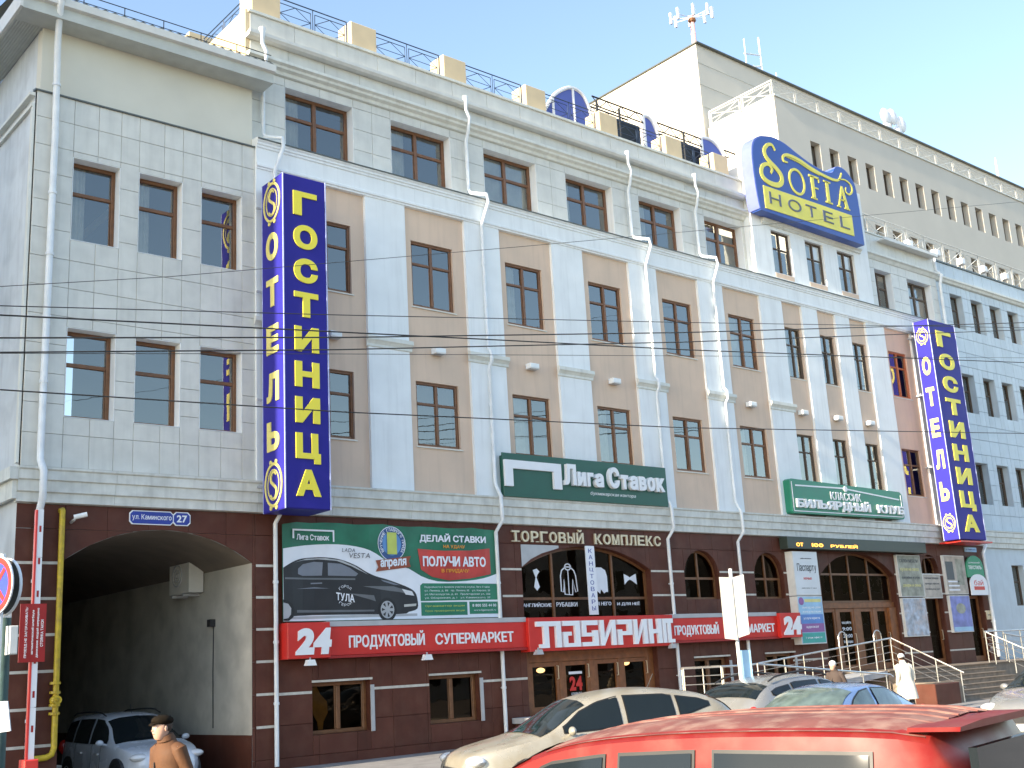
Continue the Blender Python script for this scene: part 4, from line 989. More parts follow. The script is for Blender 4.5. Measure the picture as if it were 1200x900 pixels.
B('white_strip', MB().rect(FRONT(.236), 22.25, 22.75, 1.86, 1.93, 0, .004), 'white_print', ds); B('lettering', text(MB(), '24', FRONT(.236), 22.26, 22.74, 1.42, 1.80, 0, .004, bold=.05), 'red_sign', ds); B('lettering', text(MB(), 'ОТКРЫТО', FRONT(.236), 22.3, 22.7, 1.30, 1.37, 0, .004), 'white_print', ds)

# ================================================================== big vinyl banner
bn = E('banner', (16.5, -.12, 3.35), 'large green and white vinyl advertising banner showing a black sedan', 'banner')
BX0, BX1, BZ0, BZ1 = 13.24, 19.62, 3.42, 5.74
def wk(i): return -.10-.030*sin(i*.3*2.1)-.014*sin(i*.3*5.3)
def wy(x, z=0):
    t = x/.3; i = math.floor(t); return wk(i)+(wk(i+1)-wk(i))*(t-i)
def sheet(pts, d, name, m):
    """print area following the waves of the vinyl"""
    bm = bmesh.new(); vs = [bm.verts.new((x, 0, z)) for x, z in pts]; bm.faces.new(vs)
    xa, xb = min(p[0] for p in pts), max(p[0] for p in pts); 
    x = math.floor(xa/.3)*.3+.3
    while x < xb:
        bmesh.ops.bisect_plane(bm, geom=bm.verts[:]+bm.edges[:]+bm.faces[:], plane_co=(x, 0, 0), plane_no=(1, 0, 0)); x += .3
    bmesh.ops.triangulate(bm, faces=bm.faces[:])
    mb = MB(); bm.verts.ensure_lookup_table(); idx = {v: i for i, v in enumerate(bm.verts)}
    top_ = [(v.co.x, wy(v.co.x, v.co.z)-d, v.co.z) for v in bm.verts]; mb.add(top_, [tuple(idx[v] for v in f.verts) for f in bm.faces]); bm.free()
    return B(name, mb, m, bn)
tp = [(BX0+(BX1-BX0)*i/16, BZ1-.04*abs(sin(i*.9))-(.10 if i in (0,) else 0)) for i in range(17)]
sheet([(BX0, BZ0), (BX1, BZ0)]+tp[::-1], 0, 'vinyl', 'banner_green')
WH = [(13.26, 5.08), (13.86, 5.17), (14.48, 5.21), (15.01, 5.2), (15.46, 5.13), (15.79, 5.01), (16.2, 4.80), (16.78, 4.66), (17.16, 4.48), (17.67, 4.35), (18.24, 4.34), (18.87, 4.39), (19.3, 4.47), (BX1-.01, 4.56)]
sheet([(BX0+.01, BZ0+.01), (BX1-.01, BZ0+.01)]+sm2(WH, 2)[::-1], .006, 'white_field', 'white_print')
sheet([(17.08, 5.16), (17.17, 4.64), (17.52, 4.46), (18.0, 4.37), (18.66, 4.42), (19.38, 4.54), (19.38, 5.21), (18.71, 5.14), (17.88, 5.12)], .010, 'red_field', 'banner_red')
CAR = sm2([(13.26, 4.64), (13.5, 4.77), (13.77, 4.86), (14.25, 4.90), (14.63, 4.88), (14.94, 4.82), (15.26, 4.70), (15.51, 4.56), (15.77, 4.46), (16.1, 4.39), (16.43, 4.30), (16.76, 4.19), (16.95, 4.08), (17.02, 3.91), (17.01, 3.68), (16.74, 3.60), (16.4, 3.55), (14.05, 3.56), (13.27, 3.52)], 3)
sheet(CAR, .010, 'sedan_print', 'print_car')
sheet([(13.28, 3.47), (17.0, 3.50), (17.0, 3.56), (13.28, 3.53)], .008, 'shadow_print', 'grey_metal')
sheet([(13.66, 4.50), (13.66, 4.62), (13.80, 4.73), (14.1, 4.79), (14.33, 4.78), (14.30, 4.47), (13.79, 4.46)], .014, 'window_print', 'print_glass')
sheet([(14.46, 4.77), (14.81, 4.75), (15.06, 4.66), (15.28, 4.52), (15.22, 4.46), (14.46, 4.47)], .014, 'window_print', 'print_glass')
sheet([(15.4, 4.22), (16.3, 4.22), (16.8, 4.10), (16.9, 4.0), (16.5, 4.08), (15.9, 4.14)], .014, 'highlight_print', 'print_car_light')
sheet([(13.3, 4.42), (15.2, 4.41), (15.2, 4.37), (13.3, 4.38)], .014, 'highlight_print', 'print_car_light')
sheet([(13.55, 4.76), (13.9, 4.86), (14.4, 4.88), (14.85, 4.83), (15.2, 4.70), (15.55, 4.50), (15.5, 4.52), (15.1, 4.70), (14.7, 4.82), (14.2, 4.85), (13.8, 4.82)], .014, 'highlight_print', 'grey_metal')
sheet([(13.62, 3.62), (15.7, 3.62), (15.7, 3.66), (13.62, 3.68)], .014, 'highlight_print', 'print_car_light')
sheet([(13.62, 4.16), (14.1, 4.20), (14.5, 4.17), (14.1, 4.17)], .014, 'highlight_print', 'print_glass')
sheet([(15.0, 4.06), (15.7, 4.0), (15.75, 3.86), (15.3, 3.98)], .014, 'highlight_print', 'print_car_light')
sheet([(14.0, 4.30), (14.3, 4.31), (14.3, 4.28), (14.0, 4.27)], .018, 'handle_print', 'print_glass')
sheet([(15.9, 4.38), (16.2, 4.33), (16.5, 4.25), (16.3, 4.26), (16.0, 4.33)], .018, 'highlight_print', 'print_glass')
sheet([(16.55, 4.16), (16.85, 4.10), (16.92, 3.99), (16.66, 4.02)], .018, 'headlight_print', 'lamp_lens')
sheet([(16.6, 3.78), (16.98, 3.80), (16.96, 3.74), (16.6, 3.72)], .018, 'chrome_print', 'steel')
def circ(cx, cz, r, n=26, e=1): return [(cx+r*e*cos(2*pi*i/n), cz+r*sin(2*pi*i/n)) for i in range(n)]
sheet(circ(16.09, 3.66, .285), .014, 'tyre_print', 'black'); sheet(circ(16.09, 3.66, .21), .018, 'rim_print', 'grey_metal')
for k in range(7):
    t = 2*pi*k/7; sheet([(16.09+.07*cos(t+.42), 3.66+.07*sin(t+.42)), (16.09+.18*cos(t+.2), 3.66+.18*sin(t+.2)), (16.09+.18*cos(t+.65), 3.66+.18*sin(t+.65))], .022, 'rim_print', 'print_car')
sheet([(13.25, 3.40+.04), (13.4, 3.44), (13.52, 3.52), (13.56, 3.66), (13.5, 3.82), (13.36, 3.9), (13.25, 3.92)], .014, 'tyre_print', 'black')
sheet([(13.25, 3.48), (13.38, 3.5), (13.45, 3.58), (13.46, 3.72), (13.38, 3.82), (13.25, 3.85)], .018, 'rim_print', 'grey_metal')
sheet(circ(16.28, 5.26, .43), .010, 'badge_print', 'white_print'); sheet(circ(16.28, 5.26, .41), .014, 'badge_print', 'badge_blue'); sheet(circ(16.28, 5.26, .29), .018, 'badge_print', 'badge_sky')
fbn = lambda d: FRONT(-.135-d)
def drape(mb, d=.034):
    for v in mb.v: v.y = wy(v.x)-d
    return mb
def btext(s_, a, b, c, d, m, **k): return B('lettering', drape(text(MB(), s_, FRONT(-.150), a, b, c, d, 0, 0, **k)), m, bn)
btext('1', 16.13, 16.43, 5.0, 5.54, 'badge_lime', bold=.06)
for i, ch in enumerate('ВРУЧЕНИЕ ГЛАВНОГО ПРИЗА'):
    t = rd(212)-rd(244)*i/22; c_ = Vector((16.28+.35*cos(t), 5.26+.35*sin(t)))
    if ch != ' ': B('lettering', drape(text(MB(), ch, Fr((c_.x, -.150, c_.y), (sin(t), 0, -cos(t)), (cos(t), 0, sin(t))), -.03, .03, -.04, .04, 0, 0, bold=.02)), 'white_print', bn)
sheet([(15.76, 4.57), (15.84, 4.68), (15.77, 4.84), (16.85, 4.97), (16.78, 4.84), (16.84, 4.70)], .022, 'ribbon_print', 'ribbon')
btext('апреля', 15.90, 16.70, 4.62, 4.85, 'white_print', bold=.04, slope=.08)
btext('ДЕЛАЙ СТАВКИ', 17.14, 19.24, 5.31, 5.56, 'white_print', bold=.04)
btext('НА УДАЧУ', 17.86, 18.54, 5.17, 5.27, 'banner_orange', bold=.03)
btext('ПОЛУЧИ АВТО', 17.22, 19.20, 4.72, 4.98, 'white_print', bold=.04)
btext('В ПРИДАЧУ!', 17.78, 18.66, 4.55, 4.66, 'banner_orange', bold=.03)
sheet([(17.12, 3.86), (19.6, 3.88), (19.6, 4.29), (17.2, 4.30), (17.12, 4.24)], .010, 'green_field', 'banner_green_b'); sheet([(17.13, 3.50), (18.55, 3.50), (18.55, 3.83), (17.13, 3.83)], .010, 'green_field', 'banner_green_b'); sheet([(18.62, 3.52), (19.58, 3.52), (19.58, 3.83), (18.62, 3.83)], .010, 'green_field', 'banner_green_b')
for s_, z in (('Подробности и правила участия в клубах Лига Ставок', 4.20), ('ул. Ленина, д. 85   пр. Ленина, 112   ул. Кирова, 23', 4.11), ('ул. Металлургов, д. 62   Пролетарская ул., 22а', 4.02), ('ул. Оборонная, д. 1   ул. Каминского, 27', 3.93)):
    btext(s_, 17.24, 19.3, z-.028, z+.028, 'white_print')
btext('Организатор акции', 17.24, 18.44, 3.70, 3.76, 'badge_lime'); btext('Срок проведения акции', 17.24, 18.44, 3.58, 3.64, 'badge_lime')
btext('8 800 555 44 00', 18.7, 19.5, 3.70, 3.77, 'white_print', bold=.02); btext('www.ligastavok.ru', 18.74, 19.48, 3.58, 3.64, 'white_print')
B('goal_print', MB().rect(FRONT(-.150), 13.50, 14.62, 5.50, 5.54, 0, .003).rect(FRONT(-.150), 13.50, 13.54, 5.32, 5.50, 0, .003).rect(FRONT(-.150), 14.58, 14.62, 5.26, 5.50, 0, .003), 'white_print', bn)
btext('Лига Ставок', 13.62, 14.50, 5.29, 5.43, 'white_print', bold=.03)
btext('LADA', 14.84, 15.20, 5.03, 5.12, 'print_ink', shear=.2); btext('VESTA', 15.02, 15.60, 4.89, 5.01, 'print_ink', shear=.2)
btext('ТУЛА', 14.66, 15.16, 3.90, 4.08, 'white_print', bold=.03, slope=-.12)
for i, ch in enumerate('ГОРОД'): 
    t = rd(130)-rd(80)*i/4; B('lettering', drape(text(MB(), ch, Fr((14.91+.22*cos(t), -.150, 4.0+.22*sin(t)), (sin(t), 0, -cos(t)), (cos(t), 0, sin(t))), -.03, .03, -.03, .03, 0, 0)), 'white_print', bn)
for i, ch in enumerate('ГЕРОЙ'): 
    t = rd(230)+rd(80)*i/4; B('lettering', drape(text(MB(), ch, Fr((14.91+.22*cos(t), -.150, 4.0+.22*sin(t)), (-sin(t), 0, cos(t)), (-cos(t), 0, -sin(t))), -.03, .03, -.03, .03, 0, 0)), 'white_print', bn)

# ================================================================== street name plate, cameras, lamps
np_ = E('street_sign', (10.35, -.05, 5.5), 'blue street name plate with the house number 27 above the passage arch', 'street sign')
def plate(a, b, c, d, e):
    r = .06; return [(a+r, c), (b-r, c), (b, c+r), (b, d-r), (b-r, d), (a+r, d), (a, d-r), (a, c+r)]
fp = FRONT(-.002)
B('plate', MB().ext(fp, plate(9.66, 10.64, 5.53, 5.83, 0), 0, .02), 'letter_white', np_); B('plate', MB().ext(fp, plate(10.64, 11.04, 5.53, 5.83, 0), 0, .02), 'letter_white', np_)
B('plate_field', MB().ext(FRONT(-.022), plate(9.68, 10.63, 5.55, 5.81, 0), 0, .004), 'plate_blue', np_); B('plate_field', MB().ext(FRONT(-.022), plate(10.655, 11.02, 5.55, 5.81, 0), 0, .004), 'plate_blue', np_)
B('lettering', text(MB(), 'ул. Каминского', FRONT(-.026), 9.72, 10.60, 5.61, 5.75, 0, .003, bold=.01), 'letter_white', np_); B('lettering', text(MB(), '27', FRONT(-.026), 10.72, 10.96, 5.60, 5.76, 0, .003, bold=.03), 'letter_white', np_)
cm = E('security_camera', (8.5, -.1, 5.5), 'small white security camera beside the yellow gas pipe', 'security camera')
B('housing', MB().tube([(8.42, -.22, 5.60), (8.66, -.30, 5.66)], .05, 8), 'white_paint', cm); B('mount', MB().tube([(8.44, .0, 5.52), (8.44, -.2, 5.56)], .03, 6), 'grey_metal', cm)
for i, (x, z, w) in enumerate(((14.75, 10.35, 'beside the first tall blue sign'), (17.98, 10.35, 'under the second window column'), (21.3, 10.35, 'above the dark green sign on the left'), (24.6, 10.3, 'above the right part of the dark green sign'), (31.1, 10.25, 'left of the narrow windows'), (34.0, 10.25, 'below the first narrow window'), (36.1, 10.25, 'below the second narrow window'), (38.15, 10.25, 'below the third narrow window'))):
    l = E('wall_lamp', (x, -.1, z), 'small white box lamp '+w, 'lamp', 'white box lamps between window rows')
    B('housing', MB().bbox(x-.17, x+.17, -.24, -.02, z, z+.15, .02), 'white_paint', l); B('lens', MB().box(x-.14, x+.14, -.22, -.04, z-.02, z), 'grey_metal', l)
# green-black LED ticker
tkr = E('led_sign', (36.4, -.3, 5.45), 'long dark LED ticker glowing orange above the main entrance', 'sign')
B('box', MB().bbox(31.9, 40.4, -.38, -.05, 5.46, 5.86, .01), 'ticker', tkr)
for s_, a, b in (('ОТ', 32.36, 32.74), ('100', 33.22, 33.86), ('РУБЛЕЙ', 34.3, 35.9)): B('lettering', text(MB(), s_, FRONT(-.385), a, b, 5.54, 5.66, 0, .004, bold=.02), 'led', tkr)
# posters beside the main entrance
def poster(a, b, c, d, m, label, y=-.10, prints=()):
    p = E('poster', ((a+b)/2, y, c), label, 'poster')
    B('frame', MB().box(a, b, y+.004, -.001, c, d), 'iron_white', p); B('sheet', MB().rect(FRONT(y), a+.03, b-.03, c+.03, d-.03, 0, .004), m, p)
    for pr in prints:
        k, x0, x1, z0, z1, pm = pr[:6]
        if k == 'r': B('print', MB().rect(FRONT(y-.004), x0, x1, z0, z1, 0, .003), pm, p)
        elif k == 'o': B('print', MB().disc(FRONT(y-.004), (x0+x1)/2, (z0+z1)/2, (x1-x0)/2, 0, .003, 18, (z1-z0)/2), pm, p)
        else: B('lettering', text(MB(), k, FRONT(y-.008), x0, x1, z0, z1, 0, .003, bold=.01), pm, p)
    return p
poster(32.18, 33.55, 3.92, 5.38, 'poster_white', 'upper white poster with handwritten title left of the main entrance', -.30, [('Паспарту', 32.36, 33.42, 4.66, 4.98, 'print_ink'), ('ночью', 32.66, 33.1, 4.44, 4.52, 'red_sign'), ('работаем 24 часа', 32.5, 33.3, 4.14, 4.18, 'print_ink'), ('добро пожаловать', 32.6, 33.2, 5.12, 5.17, 'print_ink')])
poster(32.18, 33.55, 2.34, 3.90, 'poster_sky', 'lower colourful poster with blue, plum and teal bands left of the main entrance', -.30,
       [('r', 32.24, 33.49, 3.30, 3.62, 'poster_sky'), ('r', 32.24, 33.49, 3.00, 3.30, 'poster_blue'), ('r', 32.24, 33.49, 2.72, 3.0, 'poster_plum'), ('r', 32.24, 33.49, 2.38, 2.70, 'poster_teal'), ('r', 32.56, 33.46, 3.70, 3.80, 'poster_yellow'), ('o', 32.24, 32.52, 3.60, 3.86, 'poster_plum'),
        ('выезд на дом', 32.4, 33.4, 3.48, 3.55, 'white_print'), ('консультации', 32.4, 33.4, 3.34, 3.41, 'white_print'), ('услуги юриста', 32.4, 33.3, 3.12, 3.2, 'white_print'), ('адвокат', 32.5, 33.2, 2.84, 2.92, 'white_print'), ('2 этаж офис 14', 32.4, 33.3, 2.5, 2.58, 'white_print')])
poster(38.72, 40.30, 3.86, 5.40, 'poster_olive', 'olive green poster with dense lines of text right of the main entrance', -.12, [('САЛОН МЕБЕЛИ', 38.86, 40.1, 5.12, 5.24, 'print_ink'), ('кухни на заказ', 38.86, 40.1, 4.78, 4.92, 'poster_yellow'), ('шкафы купе', 38.9, 40.1, 4.5, 4.62, 'print_ink'), ('двери и окна', 38.9, 40.1, 4.2, 4.32, 'poster_yellow')])
poster(40.32, 41.56, 3.80, 4.72, 'poster_tan', 'small tan notice board over the arched side door', -.12, [('торговые площади', 40.42, 41.4, 4.5, 4.58, 'print_ink'), ('аренда офисов', 40.42, 41.4, 4.3, 4.38, 'print_ink'), ('конференц зал', 40.42, 41.4, 4.1, 4.18, 'print_ink')])
poster(38.74, 40.28, 2.42, 3.82, 'poster_art', 'pale blue art poster below the olive one', -.12)
poster(41.98, 43.52, 3.94, 5.44, 'poster_tan', 'collage poster with a small white grid right of the side door', -.12, [('r', 42.05, 42.6, 4.5, 5.2, 'print_ink'), ('r', 42.8, 43.3, 4.3, 5.3, 'poster_olive'), ('r', 42.1, 42.9, 4.40, 4.46, 'white_print'), ('r', 42.1, 42.9, 4.24, 4.30, 'white_print'), ('r', 42.1, 42.9, 4.08, 4.14, 'white_print')])
poster(42.02, 43.50, 2.50, 3.90, 'poster_violet', 'violet swirl poster below the collage poster', -.12, [('r', 42.08, 43.44, 2.54, 2.70, 'poster_sky'), ('o', 42.4, 43.1, 3.2, 3.6, 'poster_olive')])
gc = E('shop_sign', (44.2, -.12, 3.9), 'rounded sign, green above and white below with red lettering, over the last door', 'sign')
B('upper_board', MB().ext(FRONT(-.10), [(43.56, 4.60), (44.86, 4.60)]+[(44.21+.65*cos(rd(t)), 5.0+.46*sin(rd(t))) for t in range(0, 181, 15)], 0, .06), 'poster_green', gc)
B('lower_board', MB().ext(FRONT(-.165), [(43.60, 3.90), (44.92, 3.90)]+[(44.26+.66*cos(rd(t)), 4.36+.36*sin(rd(t))) for t in range(0, 181, 15)], 0, .03), 'letter_white', gc)
B('lettering', text(MB(), 'домашний', FRONT(-.161), 43.75, 44.6, 5.14, 5.22, 0, .003), 'letter_white', gc); B('lettering', text(MB(), 'ТЕКСТИЛЬ', FRONT(-.161), 43.7, 44.7, 4.92, 5.06, 0, .003, bold=.02), 'letter_white', gc)
B('red_strip', MB().rect(FRONT(-.196), 43.86, 44.66, 4.10, 4.24, 0, .004), 'red_sign', gc); B('lettering', text(MB(), 'бай', FRONT(-.196), 43.9, 44.6, 4.28, 4.50, 0, .004), 'red_sign', gc)
tp2 = E('street_sign', (44.2, -.05, 5.6), 'tiny pale blue plate above the rounded green sign', 'street sign')
B('plate', MB().box(43.85, 44.75, -.04, -.001, 5.62, 5.80), 'poster_sky', tp2); B('lettering', text(MB(), 'ул. Каминского', FRONT(-.041), 43.92, 44.68, 5.67, 5.75, 0, .003), 'plate_blue', tp2)
br = E('notice', (45, -.05, 3), 'small brass plaque beside the last drain pipe', 'plaque'); B('plate', MB().box(44.82, 45.2, -.04, -.001, 2.95, 3.3), 'letter_gold', br); B('lettering', text(MB(), 'вход', FRONT(-.041), 44.9, 45.1, 3.08, 3.16, 0, .003), 'print_ink', br)
B('canopy', MB().box(41.9, 44.3, -1.0, -.1, 5.86, 5.92), 'red_sign', tkr)
hs = E('door_sticker', (35.5, .2, 2.2), 'white opening-hours sticker on the entrance door', 'sticker')
for s_, z in (('часы работы', 2.95), ('9:00', 2.74), ('20:00', 2.5), ('без выходных', 2.3)): B('lettering', text(MB(), s_, FRONT(.236), 35.3, 35.85, z, z+.12, 0, .004, bold=.01), 'white_print', hs)
# ================================================================== railings on the roofs
def rail_bay(parent, p, q, z0, h, m, star=True, w=.022, subs=2, ends=True):
    """one railing bay between two ground points p,q (x,y)"""
    p = Vector((p[0], p[1], 0)); q = Vector((q[0], q[1], 0)); L = (q-p).length; u = (q-p).normalized()
    fr = Fr((p.x, p.y, z0), u); mb = MB()
    def seg(a, b, c, d, ww=w): mb.tube([fr.p(a, b), fr.p(c, d)], ww*.62, 4)
    seg(0, h, L, h, w*1.5); seg(0, .04, L, .04)
    if ends: seg(0, 0, 0, h, w*1.4); seg(L, 0, L, h, w*1.4)
    s = L/subs
    for k in range(subs):
        a, b = s*k+s*.06, s*(k+1)-s*.06; lo, hi = h*.10, h*.84; c = (a+b)/2; m_ = (lo+hi)/2
        seg(a, lo, b, lo); seg(a, hi, b, hi); seg(a, lo, a, hi); seg(b, lo, b, hi)
        if star:
            seg(a, m_, c, hi, w*.8); seg(c, hi, b, m_, w*.8); seg(a, m_, c, lo, w*.8); seg(c, lo, b, m_, w*.8); seg(a, m_, b, m_, w*.8)
        else:
            seg(a, lo, b, hi, w*.8); seg(a, hi, b, lo, w*.8); seg(a, m_, b, m_, w*.8)
        if k: seg(s*k, 0, s*k, h, w)
    return B('railing_panel', mb, m, parent)
rr_ = E('roof_railing', (22, .5, 18.95), 'dark blue wrought railing with star pattern along the roof terrace of the plaster hotel', 'railing')
px_ = [(12.72 if k == 0 else 15.74+3.18*(k-1)) for k in range(6)]+[31.0]
for k in range(6):
    if px_[k+1]-px_[k]-.84 > 1: rail_bay(rr_, (px_[k]+.86, .5), (px_[k+1]-.02, .5), 18.98, .80, 'iron')
rail_bay(rr_, (MX0+.3, 1.1), (MX0+.3, 3.5), 18.95, .85, 'iron', subs=2); rail_bay(rr_, (MX0+.3, 4.4), (MX0+.3, 6.7), 18.95, .85, 'iron', subs=2)
tr2 = E('roof_railing', (80, 10.2, 31.68), 'white metal railing round the high roof terrace behind', 'railing')
rail_bay(tr2, (49.25, 10.15), (49.25, 12.3), 31.68, .95, 'iron_white', False, .05, 1); rail_bay(tr2, (49.25, 12.3), (49.25, 14.6), 31.68, .95, 'iron_white', False, .05, 1)
for k in range(26): rail_bay(tr2, (49.25+2.1*k, 10.15), (49.25+2.1*(k+1), 10.15), 31.68, .95, 'iron_white', False, .05, 1)
wr = E('roof_railing', (50, .7, 18.6), 'white metal railing on the flat roof of the blue wing', 'railing')
for k in range(13): rail_bay(wr, (39.9+1.6*k, 1.0 if k < 4 else 1.1), (39.9+1.6*(k+1), 1.0 if k < 3 else 1.1), 18.75, 1.15, 'iron_white', False, .04, 1)
sg = E('snow_guard', (10, -.1, 17.2), 'thin dark snow guard rail along the metal roof of the end block', 'railing')
for k in range(6):
    a, b = 7.3+.95*k, 7.3+.95*(k+1)
    mb = MB(); mb.tube([(a, -.2, 17.55), (b, -.2, 17.55)], .012, 5).tube([(a, -.2, 17.36), (b, -.2, 17.36)], .010, 5).tube([(a, -.2, 17.15), (a, -.2, 17.56)], .012, 5); B('rail_section', mb, 'black', sg)
# roof terrace pavilion with purple arched ends
pv = E('roof_pavilion', (27, 2.2, 18.9), 'dark roof terrace pavilion with purple half-round panels and black lattice trusses', 'pavilion')
DM = [([(24.0, 18.7), (24.0, 19.9), (24.5, 20.62), (25.1, 21.05), (25.5, 21.14), (25.85, 21.0), (26.08, 20.62), (26.22, 20.05), (26.25, 18.7)], (24.42, 25.38)),
      ([(28.82, 18.7), (28.82, 21.08), (29.08, 21.1), (29.33, 20.92), (29.5, 20.5), (29.6, 19.9), (29.6, 18.7)], ()),
      ([(31.95, 18.7), (31.95, 21.08), (32.45, 21.12), (32.9, 20.95), (33.2, 20.6), (33.36, 20.1), (33.38, 18.7)], ())]
for pts, mul in DM:
    y0 = 1.6; top_ = sm2(pts[1:-1], 4); full = [pts[0]]+top_+[pts[-1]]
    B('arched_panel', MB().ext(FRONT(y0), full, 0, .05), 'purple', pv)
    bd = MB(); bd.tube([FRONT(y0-.06).p(*a) for a in full], .065, 6)
    for x in mul: bd.tube([(x, y0-.06, 18.7), (x, y0-.06, 20.5 if x < 25 else 21.1)], .05, 6)
    B('white_border', bd, 'letter_white', pv, smooth=True)
for a, b in ((27.55, 29.0), (30.9, 32.3)):
    B('net_screen', MB().box(a, b, 1.9, 1.95, 18.7, 20.85), 'net', pv)
def truss(a, b, z, hh, y):
    mb = MB(); mb.tube([(a, y, z), (b, y, z)], .035, 4).tube([(a, y, z-hh), (b, y, z-hh)], .03, 4); n = int((b-a)/.32); s = (b-a)/n
    for k in range(n): mb.tube([(a+s*k, y, z-hh*(k % 2)), (a+s*(k+1), y, z-hh*((k+1) % 2))], .018, 4)
    B('truss', mb, 'black', pv)
truss(26.25, 28.75, 21.08, .32, 1.5); truss(26.25, 28.75, 21.16, .3, 2.2); truss(29.5, 31.9, 20.98, .32, 1.5); truss(29.5, 31.9, 21.06, .3, 2.2); truss(33.2, 33.9, 20.86, .26, 1.5)
for x in (26.4, 27.5, 30.85): B('post', MB().box(x-.03, x+.03, 1.42, 1.48, 18.7, 20.95), 'black', pv)
# roof sundries
ms = E('antenna_mast', (50.2, 17, 37), 'pinkish cell antenna mast with a ring of white panel antennas on the tallest roof', 'antenna')
ax, ay = 50.35, 16.0
B('mast', MB().tube([(ax, ay, 37), (ax, ay, 39.9)], [.16, .13], 8), 'mast_red', ms)
B('equipment', MB().sph((ax, ay, 39.6), (.26, .26, .18), 8, 6), 'wood', ms)
for k in range(8):
    t = 2*pi*k/8; c = Vector((ax+1.25*cos(t), ay+1.25*sin(t), 39.9+.35*sin(t+1)))
    B('panel_antenna', MB().box(c.x-.075, c.x+.075, c.y-.06, c.y+.06, c.z-.32, c.z+.42).tube([(ax, ay, 39.8), tuple(c)], .025, 5), 'letter_white', ms)
m2 = E('antenna_mast', (58.3, 18, 37), 'thin white antenna mast with crossbars on the tall roof', 'antenna')
B('mast', MB().tube([(58.3, 17, 37), (58.3, 17, 41.6)], .06, 6), 'letter_white', m2)
B('crossbar', MB().tube([(56.6, 17, 39.9), (58.3, 17, 40.3)], .05, 5).tube([(56.6, 17, 38.9), (58.3, 17, 39.5)], .05, 5).tube([(58.3, 17, 38.7), (59.9, 17, 39.1)], .05, 5).tube([(58.3, 17, 38.6), (57.5, 17, 38.3), (56.9, 17, 37.6)], .04, 5).tube([(56.7, 17, 38.2), (56.7, 17, 41)], .035, 5).tube([(57.4, 17, 39.3), (58.3, 17, 38.7)], .03, 5).tube([(59.8, 17, 38.6), (59.8, 17, 39.5)], .04, 5), 'letter_white', m2)
for x, z, n_, lb in ((72, 37.1, 'dish', 'white cluster of round dish antennas on the tall roof edge'), (87, 37.1, 'rod', 'slim white rod antenna on the tall roof edge'), (101, 37.1, 'rod', 'small white rod antenna near the far right roof end')):
    d = E('antenna', (x, 16, z), lb, 'antenna')
    if n_ == 'dish':
        for dx, dz in ((-.9, .9), (.5, 1.0), (0, 2.2), (1.1, 1.9), (-.9, 2.0)): B('dish', MB().sph((x+dx, 16, z+dz), (.62, .2, .62), 12, 8), 'letter_white', d)
        B('mast', MB().tube([(x, 16.2, z-.05), (x, 16.2, z+2.6)], .09, 6), 'letter_white', d)
    else: B('rod', MB().tube([(x, 16, z-.05), (x, 16, z+2.8)], [.14, .05], 6).box(x-.5, x+.5, 15.8, 16.2, z, z+.5), 'letter_white', d)
for i, (x, lb) in enumerate(((43.9, 'first'), (46.1, 'second'), (48.2, 'third'), (50.2, 'fourth'), (52.2, 'fifth'))):
    f = E('floodlight', (x, .6, 18.6), 'white floodlight, %s from the left, below the railing of the blue wing' % lb, 'floodlight', 'white floodlights on the wing roof')
    B('housing', MB().bbox(x-.17, x+.17, .35, .6, 18.70, 19.0, .04), 'letter_white', f); B('stand', MB().box(x-.04, x+.04, .6, .68, 18.5, 18.75), 'grey_metal', f)
vn = E('roof_vent', (40.7, 1.2, 18.7), 'sunlit cream vent box beside the roof sign on the blue wing', 'vent'); B('casing', MB().bbox(40.25, 41.1, .9, 1.6, 18.68, 19.75, .03), 'beige_wall', vn); B('cap', MB().box(40.2, 41.15, .85, 1.65, 19.75, 19.82), 'grey_metal', vn)

# ================================================================== hotel terrace, stairs and ramp
tz = 1.36
hs_ = E('terrace', (39, -1.1, .2), 'granite entrance terrace with steps in front of the hotel doors', 'terrace')
B('landing', MB().box(34.0, 50, -2.2, -.0, .1, tz-.03), 'granite', hs_); B('landing_slab', MB().box(33.95, 50, -2.26, -.0, tz-.028, tz), 'granite', hs_)
for k in range(7):
    z = tz-.145*(k+1); y1 = -2.2-.32*k; a_, b_ = 34.4, 40.3
    B('step', MB().box(a_, b_, y1-.32, y1-.0 if k == 0 else y1, .05, z-.03).box(a_, b_, y1-.35, y1-.002, z-.028, z), 'granite', hs_)
B('cheek_wall', MB().box(34.02, 34.38, -4.5, -2.27, .1, .95), 'granite', hs_)
rp = E('access_ramp', (30, -2.8, .2), 'two flight access ramp with stone edges in front of the supermarket windows', 'ramp')
def slab(x0, x1, z0, z1, ya, yb, t=.16): 
    return MB().add([(x0, ya, z0-t), (x1, ya, z1-t), (x1, yb, z1-t), (x0, yb, z0-t), (x0, ya, z0), (x1, ya, z1), (x1, yb, z1), (x0, yb, z0)], [(0, 3, 2, 1), (4, 5, 6, 7), (0, 1, 5, 4), (1, 2, 6, 5), (2, 3, 7, 6), (3, 0, 4, 7)])
B('upper_flight', slab(26.7, 33.95, .86, tz-.01, -2.2, -1.0), 'kerb', rp); B('lower_flight', slab(26.7, 31.6, .82, .35, -3.7, -2.5), 'kerb', rp)
B('ramp_landing', MB().box(19.9, 26.69, -3.7, -.05, .72, .86), 'kerb', rp); B('ramp_base', MB().box(20.0, 26.6, -3.6, -.05, .1, .719), 'brown_tile', rp)
